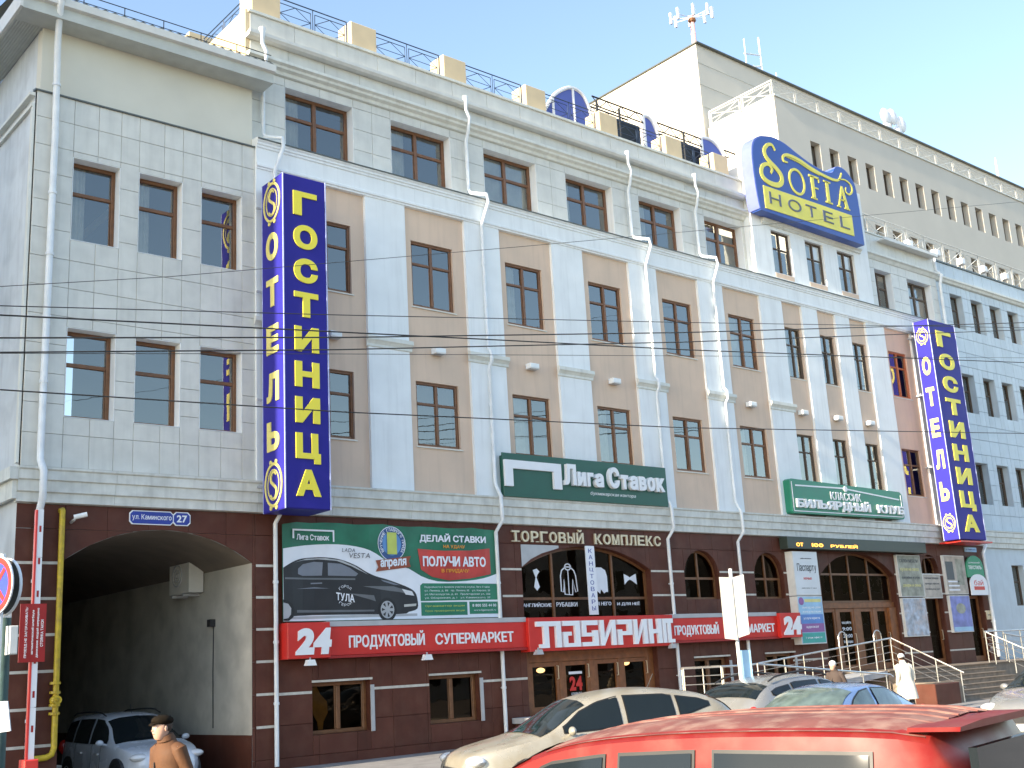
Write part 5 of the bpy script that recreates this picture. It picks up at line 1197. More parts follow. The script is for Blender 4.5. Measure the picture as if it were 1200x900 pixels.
def handrail(name, pts, label, posts, group=None, mids=3, r=.028, hooks=False, h=1.0):
    e = E(name, (pts[0][0], pts[0][1], pts[0][2]-h), label, 'railing', group)
    B('handrail', MB().tube(pts, r, 8), 'steel', e, smooth=True)
    for k in range(1, mids+1): B('rail', MB().tube([(x, y, z-.22*k) for x, y, z in pts], .010, 5), 'steel', e)
    for (x, y, z) in posts: B('post', MB().tube([(x, y, z-h), (x, y, z)], .022, 6), 'steel', e)
    return e
def along(p, q, n): return [tuple(Vector(p).lerp(Vector(q), i/(n-1))) for i in range(n)]
handrail('handrail', [(26.7, -2.2, 1.80), (34.35, -2.2, 2.38), (34.35, -4.6, 1.20)], 'steel handrail rising along the ramp and folding down beside the steps', along((26.75, -2.2, 1.80), (34.33, -2.2, 2.38), 9)+along((34.35, -2.9, 2.04), (34.35, -4.5, 1.25), 3))
handrail('handrail', [(25.5, -3.7, 1.86), (31.7, -3.7, 1.30), (31.85, -3.7, 1.22)], 'lower steel handrail in front of the ramp, sloping down to the right', along((25.5, -3.7, 1.86), (31.5, -3.7, 1.30), 6), h=.95)
handrail('handrail', [(24.0, -2.3, 1.85), (26.6, -2.3, 1.83)], 'short level steel handrail left of the ramp by the shop doors', along((24.05, -2.3, 1.85), (26.55, -2.3, 1.83), 4), mids=2)
handrail('handrail', [(24.0, -3.7, 1.86), (24.0, -2.35, 1.86)], 'short steel handrail at the end of the ramp landing', along((24.0, -3.7, 1.86), (24.0, -2.4, 1.86), 2), mids=2)
handrail('handrail', [(40.3, -2.25, 2.45), (46.8, -2.25, 2.45)], 'steel handrail along the right part of the entrance terrace', along((40.35, -2.25, 2.45), (46.7, -2.25, 2.45), 6), h=1.08)
handrail('handrail', [(40.35, -2.3, 2.42), (40.35, -4.7, 1.25)], 'steel handrail descending on the right side of the steps', along((40.35, -2.5, 2.3), (40.35, -4.6, 1.3), 4))
handrail('handrail', [(41.2, -2.5, 2.35), (46.0, -3.4, 1.6)], 'outer steel handrail sloping down right of the steps', along((41.3, -2.5, 2.33), (45.8, -3.35, 1.62), 4), mids=2)
for x in (33.0, 35.0):
    hp = E('door_hoop', (x, -1.3, tz), 'bent steel hoop standing on the terrace, %s one' % ('left' if x < 34 else 'right'), 'hoop', 'steel hoops by the entrance')
    B('hoop', MB().tube([(x-.22, -1.3, tz), (x-.22, -1.3, 2.45)]+[(x-.22*cos(rd(t)), -1.3, 2.45+.22*sin(rd(t))) for t in range(20, 161, 20)]+[(x+.22, -1.3, 2.45), (x+.22, -1.3, tz)], .022, 8), 'steel', hp, smooth=True)
pb = E('planter', (36.2, -6.0, .3), 'brown tiled box beside the foot of the steps', 'planter'); B('box', MB().bbox(32.6, 34.0, -4.6, -3.9, .15, .95, .02), 'brown_tile', pb)
B('soil', MB().box(32.7, 33.9, -4.5, -4.0, .95, .96), 'bark', pb)

# ================================================================== overhead wires, stretched parallel to the front
def wire(pts, label, r=.013, y=-6):
    xs = [p[0] for p in pts]; 
    a, b = pts[0], pts[1]; c, d = pts[-2], pts[-1]
    ex = lambda x, p, q: p[1]+(q[1]-p[1])*(x-p[0])/(q[0]-p[0])
    full = [(-25, ex(-25, a, b))]+pts+[(75, ex(75, c, d))]
    mb = MB().tube([(x, y, z) for x, z in full], r, 5); B('overhead_wire', mb, 'wire', label=label, cat='wire', group='overhead wires')
wire([(5.13, 7.83), (11.27, 8.45), (15.52, 8.88), (20.99, 9.42), (38.75, 11.36)], 'thick overhead wire crossing from upper left downwards through the window gap', .014)
wire([(5.15, 7.44), (11.27, 8.32), (15.52, 8.98), (21.05, 9.84), (39.24, 12.85)], 'nearly level thick overhead wire, upper one of the pair', .014, -6.1)
wire([(5.16, 7.26), (11.27, 8.13), (15.51, 8.79), (21.02, 9.64), (39.16, 12.62)], 'nearly level thick overhead wire, lower one of the pair', .013, -5.9)
wire([(5.13, 7.98), (11.28, 8.79), (21.09, 10.13), (39.18, 12.68)], 'thin overhead wire above the pair of thick ones', .009)
wire([(5.16, 7.22), (11.26, 8.02), (20.97, 9.26)], 'thinnest overhead wire just below the thick pair', .006)
wire([(5.19, 6.65), (11.24, 6.9), (20.73, 7.45), (37.9, 8.79)], 'lowest overhead wire crossing the second floor windows', .012)
wire([(5.11, 8.29), (7.88, 8.95), (15.67, 11.02), (21.42, 12.57)], 'thin overhead wire climbing to the right', .006)

# ================================================================== barrier, road signs
ba = E('barrier', (7.45, -1.0, .1), 'raised red and white barrier arm standing upright beside the passage', 'barrier')
for k in range(5):
    z = .97+.93*k; B('arm_section', MB().box(7.44, 7.55, -1.03, -.97, z, z+.92), 'letter_white', ba)
B('red_edge', MB().box(7.40, 7.438, -1.04, -.96, .97, 5.6), 'road_red', ba)
for k in range(7): B('red_mark', MB().box(7.475, 7.515, -1.034, -1.03, 1.45+.62*k, 1.57+.62*k), 'red_dark', ba)
B('post', MB().bbox(7.34, 7.6, -1.15, -.85, .1, .97, .02), 'road_red', ba)
bp_ = E('warning_sign', (7.42, -1.1, 2.7), 'red plate with vertical white text fixed to the raised barrier arm', 'sign')
B('plate', MB().box(7.18, 7.66, -1.07, -1.045, 2.72, 3.80), 'red_dark', bp_)
for s_, x, a, b in (('ПРОЕЗД НЕ ЗАГОРАЖИВАТЬ!', 7.30, 2.80, 3.74), ('автоматический шлагбаум', 7.42, 2.86, 3.68), ('движение людей запрещено', 7.51, 2.8, 3.72), ('СТОЯНКА ТАКСИ', 7.59, 3.0, 3.5)):
    f = Fr((x, -1.071, 0), (0, 0, 1), (-1, 0, 0)); mb = MB(); text(mb, s_, f, a, b, -.025, .025, 0, .003, bold=.02); B('lettering', mb, 'letter_white', bp_)
# pole with signs at the left edge
def at(az_px, depth):
    pass
sp = E('road_sign', (4.40, -9.15, .1), 'no stopping sign seen nearly edge-on on a white pole at the left edge', 'road sign')
B('pole', MB().tube([(4.41, -9.16, .1), (4.41, -9.16, 3.8)], .035, 10), 'white_paint', sp, smooth=True)
nf = Vector((-.97, -.24, 0)).normalized(); uu = Vector((-nf.y, nf.x, 0))
f1 = Fr((4.34, -9.19, 3.42), uu); B('disc', MB().disc(f1, 0, 0, .35, -.02, 0, 32), 'letter_white', sp)
B('red_ring', MB().ring(f1, 0, 0, .27, .335, .0, .006, 32), 'road_red', sp); B('blue_field', MB().disc(f1, 0, 0, .27, 0, .004, 28), 'road_blue', sp)
B('red_cross', MB().ribbon(f1, [(-.18, -.18), (.18, .18)], .055, .004, .010), 'road_red', sp); B('red_cross', MB().ribbon(f1, [(-.18, .18), (.18, -.18)], .055, .004, .009), 'road_red', sp)
s2 = E('road_sign', (4.52, -9.0, .1), 'dark back of a second round road sign beside the no stopping sign', 'road sign')
f2 = Fr((4.50, -8.98, 3.42), uu); B('disc', MB().disc(f2, 0, 0, .35, -.02, 0, 32), 'black', s2); B('rim_edge', MB().ring(f2, 0, 0, .335, .352, -.025, .005, 32), 'letter_white', s2); B('clamp', MB().box(4.40, 4.50, -9.08, -9.0, 3.4, 3.44), 'grey_metal', s2)
dk = E('lamp_post', (4.56, -8.9, .1), 'short dark green weathered steel post at the left edge', 'post')
B('post', MB().tube([(4.55, -8.9, .1), (4.55, -8.9, 3.05)], [.085, .075], 10), 'pole_dark', dk, smooth=True)
B('box', MB().bbox(4.52, 4.62, -9.2, -9.05, 2.60, 2.94, .01), 'iron_white', dk); B('lower_plate', MB().ext(Fr((4.36, -9.2, 1.70), (.76, -.65, 0)), [(0, 0), (.24, .02), (.19, .36), (0, .36)], 0, .03), 'letter_white', dk)
# boards on a pole in front of the red fascia
pp = E('bus_stop_sign', (18.5, -9.0, .1), 'sunlit white timetable boards on a pole in front of the red fascia', 'sign')
B('pole', MB().tube([(18.47, -8.86, .2), (18.47, -8.86, 3.80)], .035, 8), 'white_paint', pp, smooth=True)
def board(a, b, z0, z1, z2, z3, m, nm='board'):
    a = Vector(a); b = Vector(b); u = (b-a).normalized(); L = (b-a).length
    return B(nm, MB().ext(Fr((a.x, a.y, 0), (u.x, u.y, 0)), [(0, z0), (L, z1), (L, z2), (0, z3)], 0, .03), m, pp)
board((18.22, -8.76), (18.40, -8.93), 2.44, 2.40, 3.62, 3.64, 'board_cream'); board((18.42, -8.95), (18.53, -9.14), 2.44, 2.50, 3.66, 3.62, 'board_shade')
board((18.58, -8.76), (18.80, -8.88), 1.62, 1.64, 2.20, 2.20, 'poster_sky', 'blue_plate')

# ================================================================== cars
def lerp_tab(tab, x):
    if x <= tab[0][0]: return tab[0][1]
    for (a, b), (c, d) in zip(tab, tab[1:]):
        if x <= c:
            t = (x-a)/(c-a); return b+(d-b)*t
    return tab[-1][1]
def smooth_tab(tab, n=6):
    p = smoothpts([(a, b) for a, b in tab], n); return [(q.x, q.y) for q in p]
def car(name, loc, rot, paint, label, L, Wd, top, belt, hood=None, glassm='car_glass', wsh=None, rear=None, sides=(), wheels=(.85, 3.4), roofm=None, rails=False, roofw=.74, ribs=False, antenna=None, mirrors=1.45, lights=True):
    """local frame: +x front -> here x=0 is the nose, x=L the tail; body is lofted from a roof line and belt line"""
    c = E(name, loc, label, 'car', None, rotz=rot)
    TOP = smooth_tab(top); BELT = smooth_tab(belt); hw = Wd/2
    PLAN = [(0, .62), (.12, .78), (.35, .90), (.8, .98), (1.3, 1), (L-1.2, 1), (L-.5, .95), (L-.12, .86), (L, .76)]
    def sec(x):
        zt = lerp_tab(TOP, x); zb = min(lerp_tab(BELT, x), zt-.005); w = hw*lerp_tab(PLAN, x)
        up = max(0, zt-zb); k = min(1, up/.42); wr = w*.95*(1-k)+w*roofw*k+(.0)
        zl = .22 if .15 < x < L-.15 else .30
        cr = .05*k+.035
        return [(0, zl), (w*.8, zl), (w*.96, zl+.10), (w, zl+.30), (w*.985, (zl+zb)/2+.1), (w*.965, zb-.06), (w*.94, zb), ((w*.94+wr)/2+.012*k, (zb+zt)/2-cr*.4), (wr, zt-cr*1.15), (wr*.93, zt-cr*.75), (wr*.6, zt-cr*.25), (0, zt)]
    xs = sorted(set([0, .04, .1, .2]+[.3+.14*i for i in range(int((L-.6)/.14)+1)]+[L-.2, L-.1, L-.04, L])); xs = [x for x in xs if x <= L]
    mb = MB(); secs = [sec(x) for x in xs]; n = 12
    ring = [[(x, y, z) for y, z in s]+[(x, -y, z) for y, z in s[-2:0:-1]] for x, s in zip(xs, secs)]; m_ = len(ring[0])
    for r in ring: mb.v += [Vector(p) for p in r]
    for i in range(len(xs)-1):
        for j in range(m_): mb.f.append((i*m_+j, i*m_+(j+1) % m_, (i+1)*m_+(j+1) % m_, (i+1)*m_+j))
    mb.f.append(tuple(range(m_))); mb.f.append(tuple((len(xs)-1)*m_+j for j in range(m_))[::-1])
    B('body', mb, paint, c, smooth=True, local=True)
    def sy(x, z):            # outside half width of the glasshouse at height z
        s = sec(x); 
        for (ya, za), (yb, zb_) in zip(s[5:], s[6:]):
            if za <= z <= zb_: return ya+(yb-ya)*(z-za)/max(1e-6, zb_-za)
        return s[8][0]
    # side windows: list of (polyline lower, polyline upper) in x,z
    for sgn in (-1, 1):
        for (lo, hi) in sides:
            for off, grow, mm, nm in ((.010, .018, 'black', 'window_seal'), (.018, 0, glassm, 'side_window')):
                g = MB(); x0 = lo[0][0]-grow; x1 = lo[-1][0]+grow; N_ = 12; K = 5
                for i in range(N_+1):
                    x = x0+(x1-x0)*i/N_; a = lerp_tab(lo, x)-grow; b = lerp_tab(hi, x)+grow
                    for k in range(K+1):
                        z = a+(b-a)*k/K; g.v.append(Vector((x, sgn*(sy(x, z)+off), z)))
                for i in range(N_):
                    for k in range(K): q = i*(K+1)+k; g.f.append((q, q+K+1, q+K+2, q+1))
                B(nm, g, mm, c, local=True, smooth=True)
        if mirrors:
            zb = lerp_tab(BELT, mirrors); B('mirror', MB().sph((mirrors, sgn*(hw+.10), zb+.07), (.055, .09, .065), 12, 8).tube([(mirrors+.03, sgn*hw*.93, zb+.02), (mirrors, sgn*(hw+.08), zb+.05)], .025, 6), paint, c, local=True, smooth=True)
        dh = [L*.40, L*.62]
        for x in dh: B('door_handle', MB().box(x, x+.20, sgn*(hw*.99)-.02, sgn*(hw*.99)+.03, lerp_tab(BELT, x)-.20, lerp_tab(BELT, x)-.165), paint, c, local=True)
        for x in (mirrors+.28 if mirrors else L*.3, L*.50, L*.72):
            B('door_seam', MB().tube([(x, sgn*(y+.001), z) for y, z in sec(x)[3:7]], .005, 5), 'plastic', c, local=True)
    def screen(x0, x1, nm, inset=.10, off=.012):
        g = MB(); N_ = 10; K = 10
        for i in range(N_+1):
            x = x0+(x1-x0)*i/N_; s = sec(x)[6:]; wmax = s[2][0]*(1-inset*.3)
            for k in range(K+1):
                y = -wmax+2*wmax*k/K; ay = abs(y); z = s[-1][1]
                for (ya, za), (yb, zb_) in zip(s[::-1], s[::-1][1:]):
                    if ya <= ay <= yb: z = za+(zb_-za)*(ay-ya)/max(1e-6, yb-ya); break
                    z = zb_
                g.v.append(Vector((x, y, z+off*.8)))
        for i in range(N_):
            for k in range(K): q = i*(K+1)+k; g.f.append((q, q+K+1, q+K+2, q+1))
        dz = (-off if x0 < L/2 else off)
        for v in g.v: v.x += dz
        return B(nm, g, glassm, c, local=True, smooth=True)
    if wsh: screen(*wsh, 'windscreen')
    if rear: screen(*rear, 'rear_window')
    for x in wheels:
        for sgn in (-1, 1):
            y = sgn*(hw-.10)
            fr = Fr((x, y, .33), (sgn*-1, 0, 0)); 
            B('wheel_arch', MB().disc(Fr((x, sgn*(hw*.99), .36), (-sgn, 0, 0)), 0, 0, .39, -.10, .008, 24), 'plastic', c, local=True)
            w = B('wheel', MB().disc(Fr((x, sgn*(hw*.99), .33), (-sgn, 0, 0)), 0, 0, .325, -.2, .02, 28), 'tyre', c, local=True)
            rm = MB(); fr = Fr((x, sgn*(hw*.99), .33), (-sgn, 0, 0)); rm.ring(fr, 0, 0, .18, .21, .02, .03)
            for k in range(6):
                t = pi*k/3; rm.ribbon(fr, [(.03*cos(t), .03*sin(t)), (.19*cos(t), .19*sin(t))], .05, .02, .032)
            B('rim', rm, 'rim', w, local=True)
    if lights:
        for sgn in (-1, 1):
            zh = lerp_tab(TOP, .25)-.14
            B('headlight', MB().sph((.18, sgn*hw*.70, zh), (.16, .20, .085), 12, 8), 'lamp_lens', c, local=True, smooth=True)
            zt_ = lerp_tab(BELT, L-.2)-.08
            B('taillight', MB().sph((L-.10, sgn*hw*.80, zt_-.02), (.10, .12, .17), 12, 8), 'tail_lens', c, local=True, smooth=True)
        B('grille', MB().box(-.02, .05, -hw*.38, hw*.38, .50, .64), 'plastic', c, local=True); B('licence_plate', MB().box(-.035, -.02, -.26, .26, .36, .47), 'letter_white', c, local=True)
        B('bumper_trim', MB().box(L-.03, L+.02, -hw*.62, hw*.62, .35, .45), 'plastic', c, local=True)
    if rails:
        a, b = rails
        for sgn in (-1, 1):
            pts = [(x, sgn*(sec(x)[8][0]-.03), lerp_tab(TOP, x)+(.0 if x in (a, b) else .035)) for x in [a]+[a+(b-a)*k/8 for k in range(1, 8)]+[b]]
            B('roof_rail', MB().tube(pts, .018, 6), 'plastic', c, local=True, smooth=True)
    if antenna: B('antenna', MB().tube([(antenna, 0, lerp_tab(TOP, antenna)-.01), (antenna+.12, 0, lerp_tab(TOP, antenna)+.20)], .006, 5), 'plastic', c, local=True)
    c_ = (sec, TOP, BELT, hw); return c, c_
# champagne crossover in the middle
SUVT = [(0, .72), (.10, .86), (.45, .96), (1.05, 1.08), (1.35, 1.20), (1.75, 1.47), (2.05, 1.60), (2.6, 1.69), (3.2, 1.68), (3.8, 1.60), (4.15, 1.48), (4.45, 1.22), (4.62, 1.02), (4.70, .8)]
SUVB = [(0, .66), (.4, .86), (1.1, 1.02), (1.8, 1.06), (3.0, 1.12), (3.9, 1.20), (4.3, 1.16), (4.7, .78)]
SUVT = [(a, b*.955) for a, b in SUVT]; SUVB = [(a, b*.955) for a, b in SUVB]
DN = lambda L_: tuple(tuple((a, b*.955) for a, b in q) for q in L_)
car('estate_car', (10.75, -9.6, .1), rd(-20), 'car_champagne', 'sunlit champagne crossover parked in the middle of the picture, facing left', 4.7, 1.84, SUVT, SUVB,
    wsh=(1.12, 1.92), rear=(4.0, 4.42), sides=tuple(DN(q) for q in ((((1.50, 1.10), (2.42, 1.13)), ((1.50, 1.17), (1.80, 1.38), (2.08, 1.50), (2.42, 1.57))), (((2.54, 1.14), (3.32, 1.20)), ((2.54, 1.575), (3.20, 1.56), (3.32, 1.53))), (((3.42, 1.22), (3.95, 1.36)), ((3.42, 1.52), (3.80, 1.46), (3.95, 1.40))))),
    wheels=(.92, 3.72), rails=None, antenna=3.3, mirrors=1.55)
# blue hatchback
BT = [(0, .68), (.10, .80), (.5, .90), (1.0, 1.0), (1.3, 1.14), (1.75, 1.38), (2.1, 1.47), (2.6, 1.50), (3.1, 1.46), (3.5, 1.32), (3.85, 1.14), (4.2, 1.04), (4.35, .86), (4.4, .7)]
BB = [(0, .62), (.4, .80), (1.0, .92), (1.8, .94), (3.0, .97), (3.8, 1.0), (4.2, .98), (4.4, .66)]
car('hatchback_car', (13.7, -12.9, .1), rd(8), 'car_blue', 'blue saloon car parked beyond the red van, facing left', 4.4, 1.72, BT, BB, glassm='car_glass_light', wsh=(1.08, 1.95), rear=(3.4, 3.95),
    sides=((((1.55, .97), (2.40, .98)), ((1.55, 1.05), (1.85, 1.26), (2.1, 1.36), (2.40, 1.39))), (((2.52, .98), (3.35, 1.0)), ((2.52, 1.40), (3.0, 1.37), (3.35, 1.24)))), wheels=(.8, 3.45), mirrors=1.45)
# silver suv behind, facing right
car('parked_car', (21.7, -9.4, .1), rd(180), 'car_silver', 'silver grey crossover facing right, parked behind the blue saloon', 4.6, 1.8, SUVT[:-2]+[(4.55, 1.02), (4.6, .8)], SUVB[:-1]+[(4.6, .78)],
    wsh=(1.12, 1.92), rear=(3.95, 4.35), sides=(DN((((1.50, 1.10), (2.42, 1.13)), ((1.50, 1.17), (1.80, 1.38), (2.08, 1.48), (2.42, 1.53)))[0:0]) or (((1.50, 1.06), (2.42, 1.08)), ((1.50, 1.12), (1.80, 1.32), (2.08, 1.42), (2.42, 1.47))), (((2.54, 1.09), (3.32, 1.14)), ((2.54, 1.47), (3.20, 1.46), (3.32, 1.44))), (((3.42, 1.16), (3.95, 1.28)), ((3.42, 1.42), (3.80, 1.37), (3.95, 1.32)))), wheels=(.9, 3.6), rails=(2.1, 3.9))
# car at right edge
car('hatchback_car', (21.2, -13.0, .12), rd(0), 'car_silver', 'dusty silver car entering at the right edge, facing left', 4.5, 1.8, [(0, .72), (.10, .86), (.5, .98), (1.0, 1.08), (1.3, 1.22), (1.8, 1.52), (2.3, 1.66), (3.2, 1.66), (4.0, 1.5), (4.4, 1.1), (4.5, .8)], [(0, .66), (.4, .86), (1.1, 1.0), (3.0, 1.06), (4.2, 1.08), (4.5, .7)],
    wsh=(1.06, 1.9), sides=((((1.50, 1.06), (2.42, 1.07)), ((1.50, 1.15), (1.80, 1.38), (2.08, 1.48), (2.42, 1.53))),), wheels=(.9, 3.5), mirrors=1.5)
# wagon in the passage, facing the street
LT = [(0, .72), (.10, .84), (.5, .95), (1.0, 1.04), (1.25, 1.15), (1.7, 1.46), (2.0, 1.60), (2.6, 1.66), (3.6, 1.64), (4.2, 1.58), (4.4, 1.2), (4.45, .8)]
LB = [(0, .64), (.4, .84), (1.0, .96), (1.8, 1.0), (3.0, 1.02), (4.2, 1.04), (4.45, .7)]
car('estate_car', (10.78, .25, -.02), rd(90), 'car_white', 'pale blue-white estate car with roof rails standing inside the dark passage', 4.45, 1.76, LT, LB, wsh=(1.08, 1.88),
    sides=((((1.45, 1.03), (2.35, 1.04)), ((1.45, 1.10), (1.75, 1.36), (2.0, 1.50), (2.35, 1.53))), (((2.48, 1.04), (3.35, 1.06)), ((2.48, 1.53), (3.35, 1.52))), (((3.48, 1.06), (4.1, 1.08)), ((3.48, 1.51), (4.1, 1.45)))), wheels=(.8, 3.6), rails=(2.0, 4.1), antenna=2.1, mirrors=1.42)
# red van, close to the camera
VT = [(0, .82), (.12, .98), (.5, 1.08), (.95, 1.16), (1.2, 1.28), (1.6, 1.52), (1.95, 1.66), (2.4, 1.73), (3.1, 1.76), (3.9, 1.75), (4.22, 1.71), (4.30, 1.62), (4.40, 1.1), (4.42, .8)]
VB = [(0, .76), (.4, .96), (.95, 1.08), (1.8, 1.12), (3.0, 1.15), (4.2, 1.18), (4.42, .78)]
van, (vsec, vtop, vbelt, vhw) = car('van', (5.14, -16.5, .02), rd(-78.4), 'car_red', 'close red van with a dusty ribbed roof in the foreground, cut by the lower edge', 4.42, 1.92, VT, VB, wsh=(1.02, 1.84),
    sides=((((1.52, 1.15), (2.40, 1.17)), ((1.52, 1.22), (1.78, 1.40), (2.0, 1.52), (2.40, 1.565))), (((2.52, 1.17), (2.98, 1.18)), ((2.52, 1.57), (2.98, 1.585))), (((3.12, 1.18), (3.95, 1.20)), ((3.12, 1.585), (3.95, 1.57)))), wheels=(.85, 3.5), roofw=.86, mirrors=1.45)
rm = MB(); xs_ = [1.95+.15*i for i in range(16)]
for i, y in enumerate((-.48, -.32, -.16, 0, .16, .32, .48)):
    B('roof_rib', MB().tube([(x, y, lerp_tab(vtop, x)-.05*(abs(y)/.75)**2*1.4-.001) for x in xs_], .011, 6), 'car_red_roof', van, local=True, smooth=True)
rp_ = MB(); N_ = 14
for i in range(len(xs_)):
    for k in range(N_+1):
        x = xs_[i]; s = vsec(x)[8:]; y = -s[0][0]*.96+2*s[0][0]*.96*k/N_; ay = abs(y); z = s[-1][1]
        for (ya, za), (yb, zb_) in zip(s[::-1], s[::-1][1:]):
            if ya <= ay <= yb: z = za+(zb_-za)*(ay-ya)/(yb-ya); break
        rp_.v.append(Vector((x, y, z+.006)))
for i in range(len(xs_)-1):
    for k in range(N_): q = i*(N_+1)+k; rp_.f.append((q, q+N_+1, q+N_+2, q+1))
B('roof_panel', rp_, 'car_red_roof', van, local=True, smooth=True)
B('spoiler', MB().prof([(-.72, .01), (.72, .01), (.70, .03), (.35, .045), (-.35, .045), (-.70, .03)], 4.12, 4.38), 'car_red', van, local=True).location.z += 1.66
rw_ = MB().box(4.36, 4.40, -.76, .76, 1.12, 1.60)
for v in rw_.v: v.x += .06
B('rear_window', rw_, 'car_glass', van, local=True)
B('roof_gutter', MB().tube([(x, .69, lerp_tab(vtop, x)-.085) for x in xs_], .012, 5).tube([(x, -.69, lerp_tab(vtop, x)-.085) for x in xs_], .012, 5), 'plastic', van, local=True)
# ================================================================== people: skinned skeletons turned into one continuous mesh each
def skin(name, joints, edges, m, parent, sub=2, root=0):
    me = bpy.data.meshes.new(name); me.from_pydata([j[:3] for j in joints], edges, [])
    ob = bpy.data.objects.new(name, me); COL.objects.link(ob)
    md = ob.modifiers.new('s', 'SKIN'); md.use_smooth_shade = True
    sv = me.skin_vertices[0].data
    for i, j in enumerate(joints):
        r = j[3]; sv[i].radius = r if isinstance(r, tuple) else (r, r); sv[i].use_root = (i == root)
    s = ob.modifiers.new('b', 'SUBSURF'); s.levels = sub; s.render_levels = sub
    dg = bpy.context.evaluated_depsgraph_get(); nm = bpy.data.meshes.new_from_object(ob.evaluated_get(dg))
    bpy.data.objects.remove(ob); nm.materials.clear(); nm.materials.append(MATS[m]); nm.name = name
    nm.polygons.foreach_set('use_smooth', [True]*len(nm.polygons))
    o = bpy.data.objects.new(name, nm); COL.objects.link(o); o.parent = parent; return o
def loft(rings, n=20):
    """rings = (cx, cy, z, rx, ry)"""
    mb = MB()
    for cx, cy, z, rx, ry in rings: mb.v += [Vector((cx+rx*cos(2*pi*j/n), cy+ry*sin(2*pi*j/n), z)) for j in range(n)]
    for i in range(len(rings)-1):
        for j in range(n): mb.f.append((i*n+j, i*n+(j+1) % n, (i+1)*n+(j+1) % n, (i+1)*n+j))
    mb.f.append(tuple(range(n))[::-1]); mb.f.append(tuple((len(rings)-1)*n+j for j in range(n))); return mb
def person(loc, rot, label, coat, coat_len, headgear, stoop=0.0, height=1.74, scale=1.0, walk=.12, arms='down', trousers='trousers', hat='cap_brown', flare=1.0):
    """local frame: faces +x, z up"""
    p = E('person', loc, label, 'person', None, rotz=rot); k = height/1.74; s = stoop
    J = []; Ed = []
    def j(x, y, z, r, par=None):
        J.append((x*k, y*k, z*k, (r*k if not isinstance(r, tuple) else (r[0]*k, r[1]*k))))
        if par is not None: Ed.append((par, len(J)-1))
        return len(J)-1
    pel = j(0, 0, .95, (.13, .16)); wa = j(.0+s*.1, 0, 1.10, (.11, .14), pel); ch = j(.01+s*.35, 0, 1.30, (.13, .17), wa); nb = j(-.0+s*.6, 0, 1.46, (.06, .08), ch); nk = j(.02+s*.8, 0, 1.52, .055, nb)
    hands = []
    for g in (-1, 1):
        hp = j(0, g*.09, .88, .095, pel); kn = j(g*walk*.6+.03, g*.10, .49, .062, hp); an_ = j(g*walk, g*.10, .09, .042, kn); j(g*walk+.14, g*.11, .04, .035, an_)
        sh = j(.0+s*.5, g*.18, 1.40, .065, ch)
        if arms == 'down': el = j(-.05+s*.5-g*.05, g*.25, 1.13, .046, sh); wr = j(.06+s*.5-g*.06, g*.25, .90, .032, el)
        else: el = j(-.03+s*.5, g*.24, 1.14, .046, sh); wr = j(.17+s*.5, g*.17, 1.00, .032, el)
        hands.append((J[wr][0], J[wr][1], J[wr][2], g, J[el]))
    skin('body', J, Ed, 'skin', p)
    # head: profile-shaped, faces +x
    hx, hy, hz = (.045+s*1.0)*k, 0, 1.635*k
    hd = MB(); n = 20
    prof = [(-.115, .02, .045, .045), (-.10, .025, .058, .05), (-.07, .015, .078, .062), (-.035, .008, .088, .070), (0, .002, .094, .075), (.04, -.002, .097, .077), (.08, -.006, .090, .072), (.105, -.010, .066, .055), (.118, -.012, .03, .026)]
    hd.v = []
    for dz, dx, rx, ry in prof:
        for q in range(n):
            t = 2*pi*q/n; x = rx*cos(t); y = ry*sin(t)
            if cos(t) > .9 and -.06 < dz < .03: x += .012*(1-abs(dz+.02)*10)
            if abs(cos(t)) < .75 and cos(t) > .4 and abs(dz-.01) < .02: x -= .008
            hd.v.append(Vector((hx+k*(dx+x), hy+k*y, hz+k*dz)))
    for i in range(len(prof)-1):
        for q in range(n): hd.f.append((i*n+q, i*n+(q+1) % n, (i+1)*n+(q+1) % n, (i+1)*n+q))
    hd.f.append(tuple(range(n))[::-1]); hd.f.append(tuple((len(prof)-1)*n+q for q in range(n)))
    head = B('head', hd, 'skin', p, smooth=True, local=True)
    B('nose', MB().add([(hx+k*.094, -.004, hz+k*.02), (hx+k*.094, .004, hz+k*.02), (hx+k*.122, -.007, hz-k*.024), (hx+k*.122, .007, hz-k*.024), (hx+k*.094, -.017, hz-k*.03), (hx+k*.094, .017, hz-k*.03)], [(0, 2, 3, 1), (0, 4, 2), (1, 3, 5), (4, 5, 3, 2)]), 'skin', head, local=True, smooth=True)
    for g in (-1, 1):
        B('eye', MB().sph((hx+k*.086, g*.030*k, hz+k*.012), .011*k, 8, 6), 'letter_white', head, local=True, smooth=True); B('pupil', MB().sph((hx+k*.095, g*.030*k, hz+k*.012), .005*k, 6, 5), 'black', head, local=True)
        B('ear', MB().sph((hx-.002*k, g*.077*k, hz-.004*k), (.017*k, .010*k, .030*k), 8, 6), 'skin', head, local=True, smooth=True)
    B('mouth', MB().sph((hx+.094*k, 0, hz-.055*k), (.006*k, .022*k, .005*k), 8, 5), 'tail_lens' if False else 'ribbon', head, local=True)
    hr = MB(); hr.sph((hx-.020*k, 0, hz+.030*k), (.098*k, .083*k, .100*k), 16, 10)
    hr.v = [v if not (v.x > hx+.03*k and v.z < hz+.06*k) else Vector((hx+.03*k, v.y*.95, v.z)) for v in hr.v]
    hr.v = [v if v.z > hz-.045*k else Vector((v.x, v.y*.8, hz-.045*k)) for v in hr.v]
    B('hair', hr, 'hair', p, smooth=True, local=True)
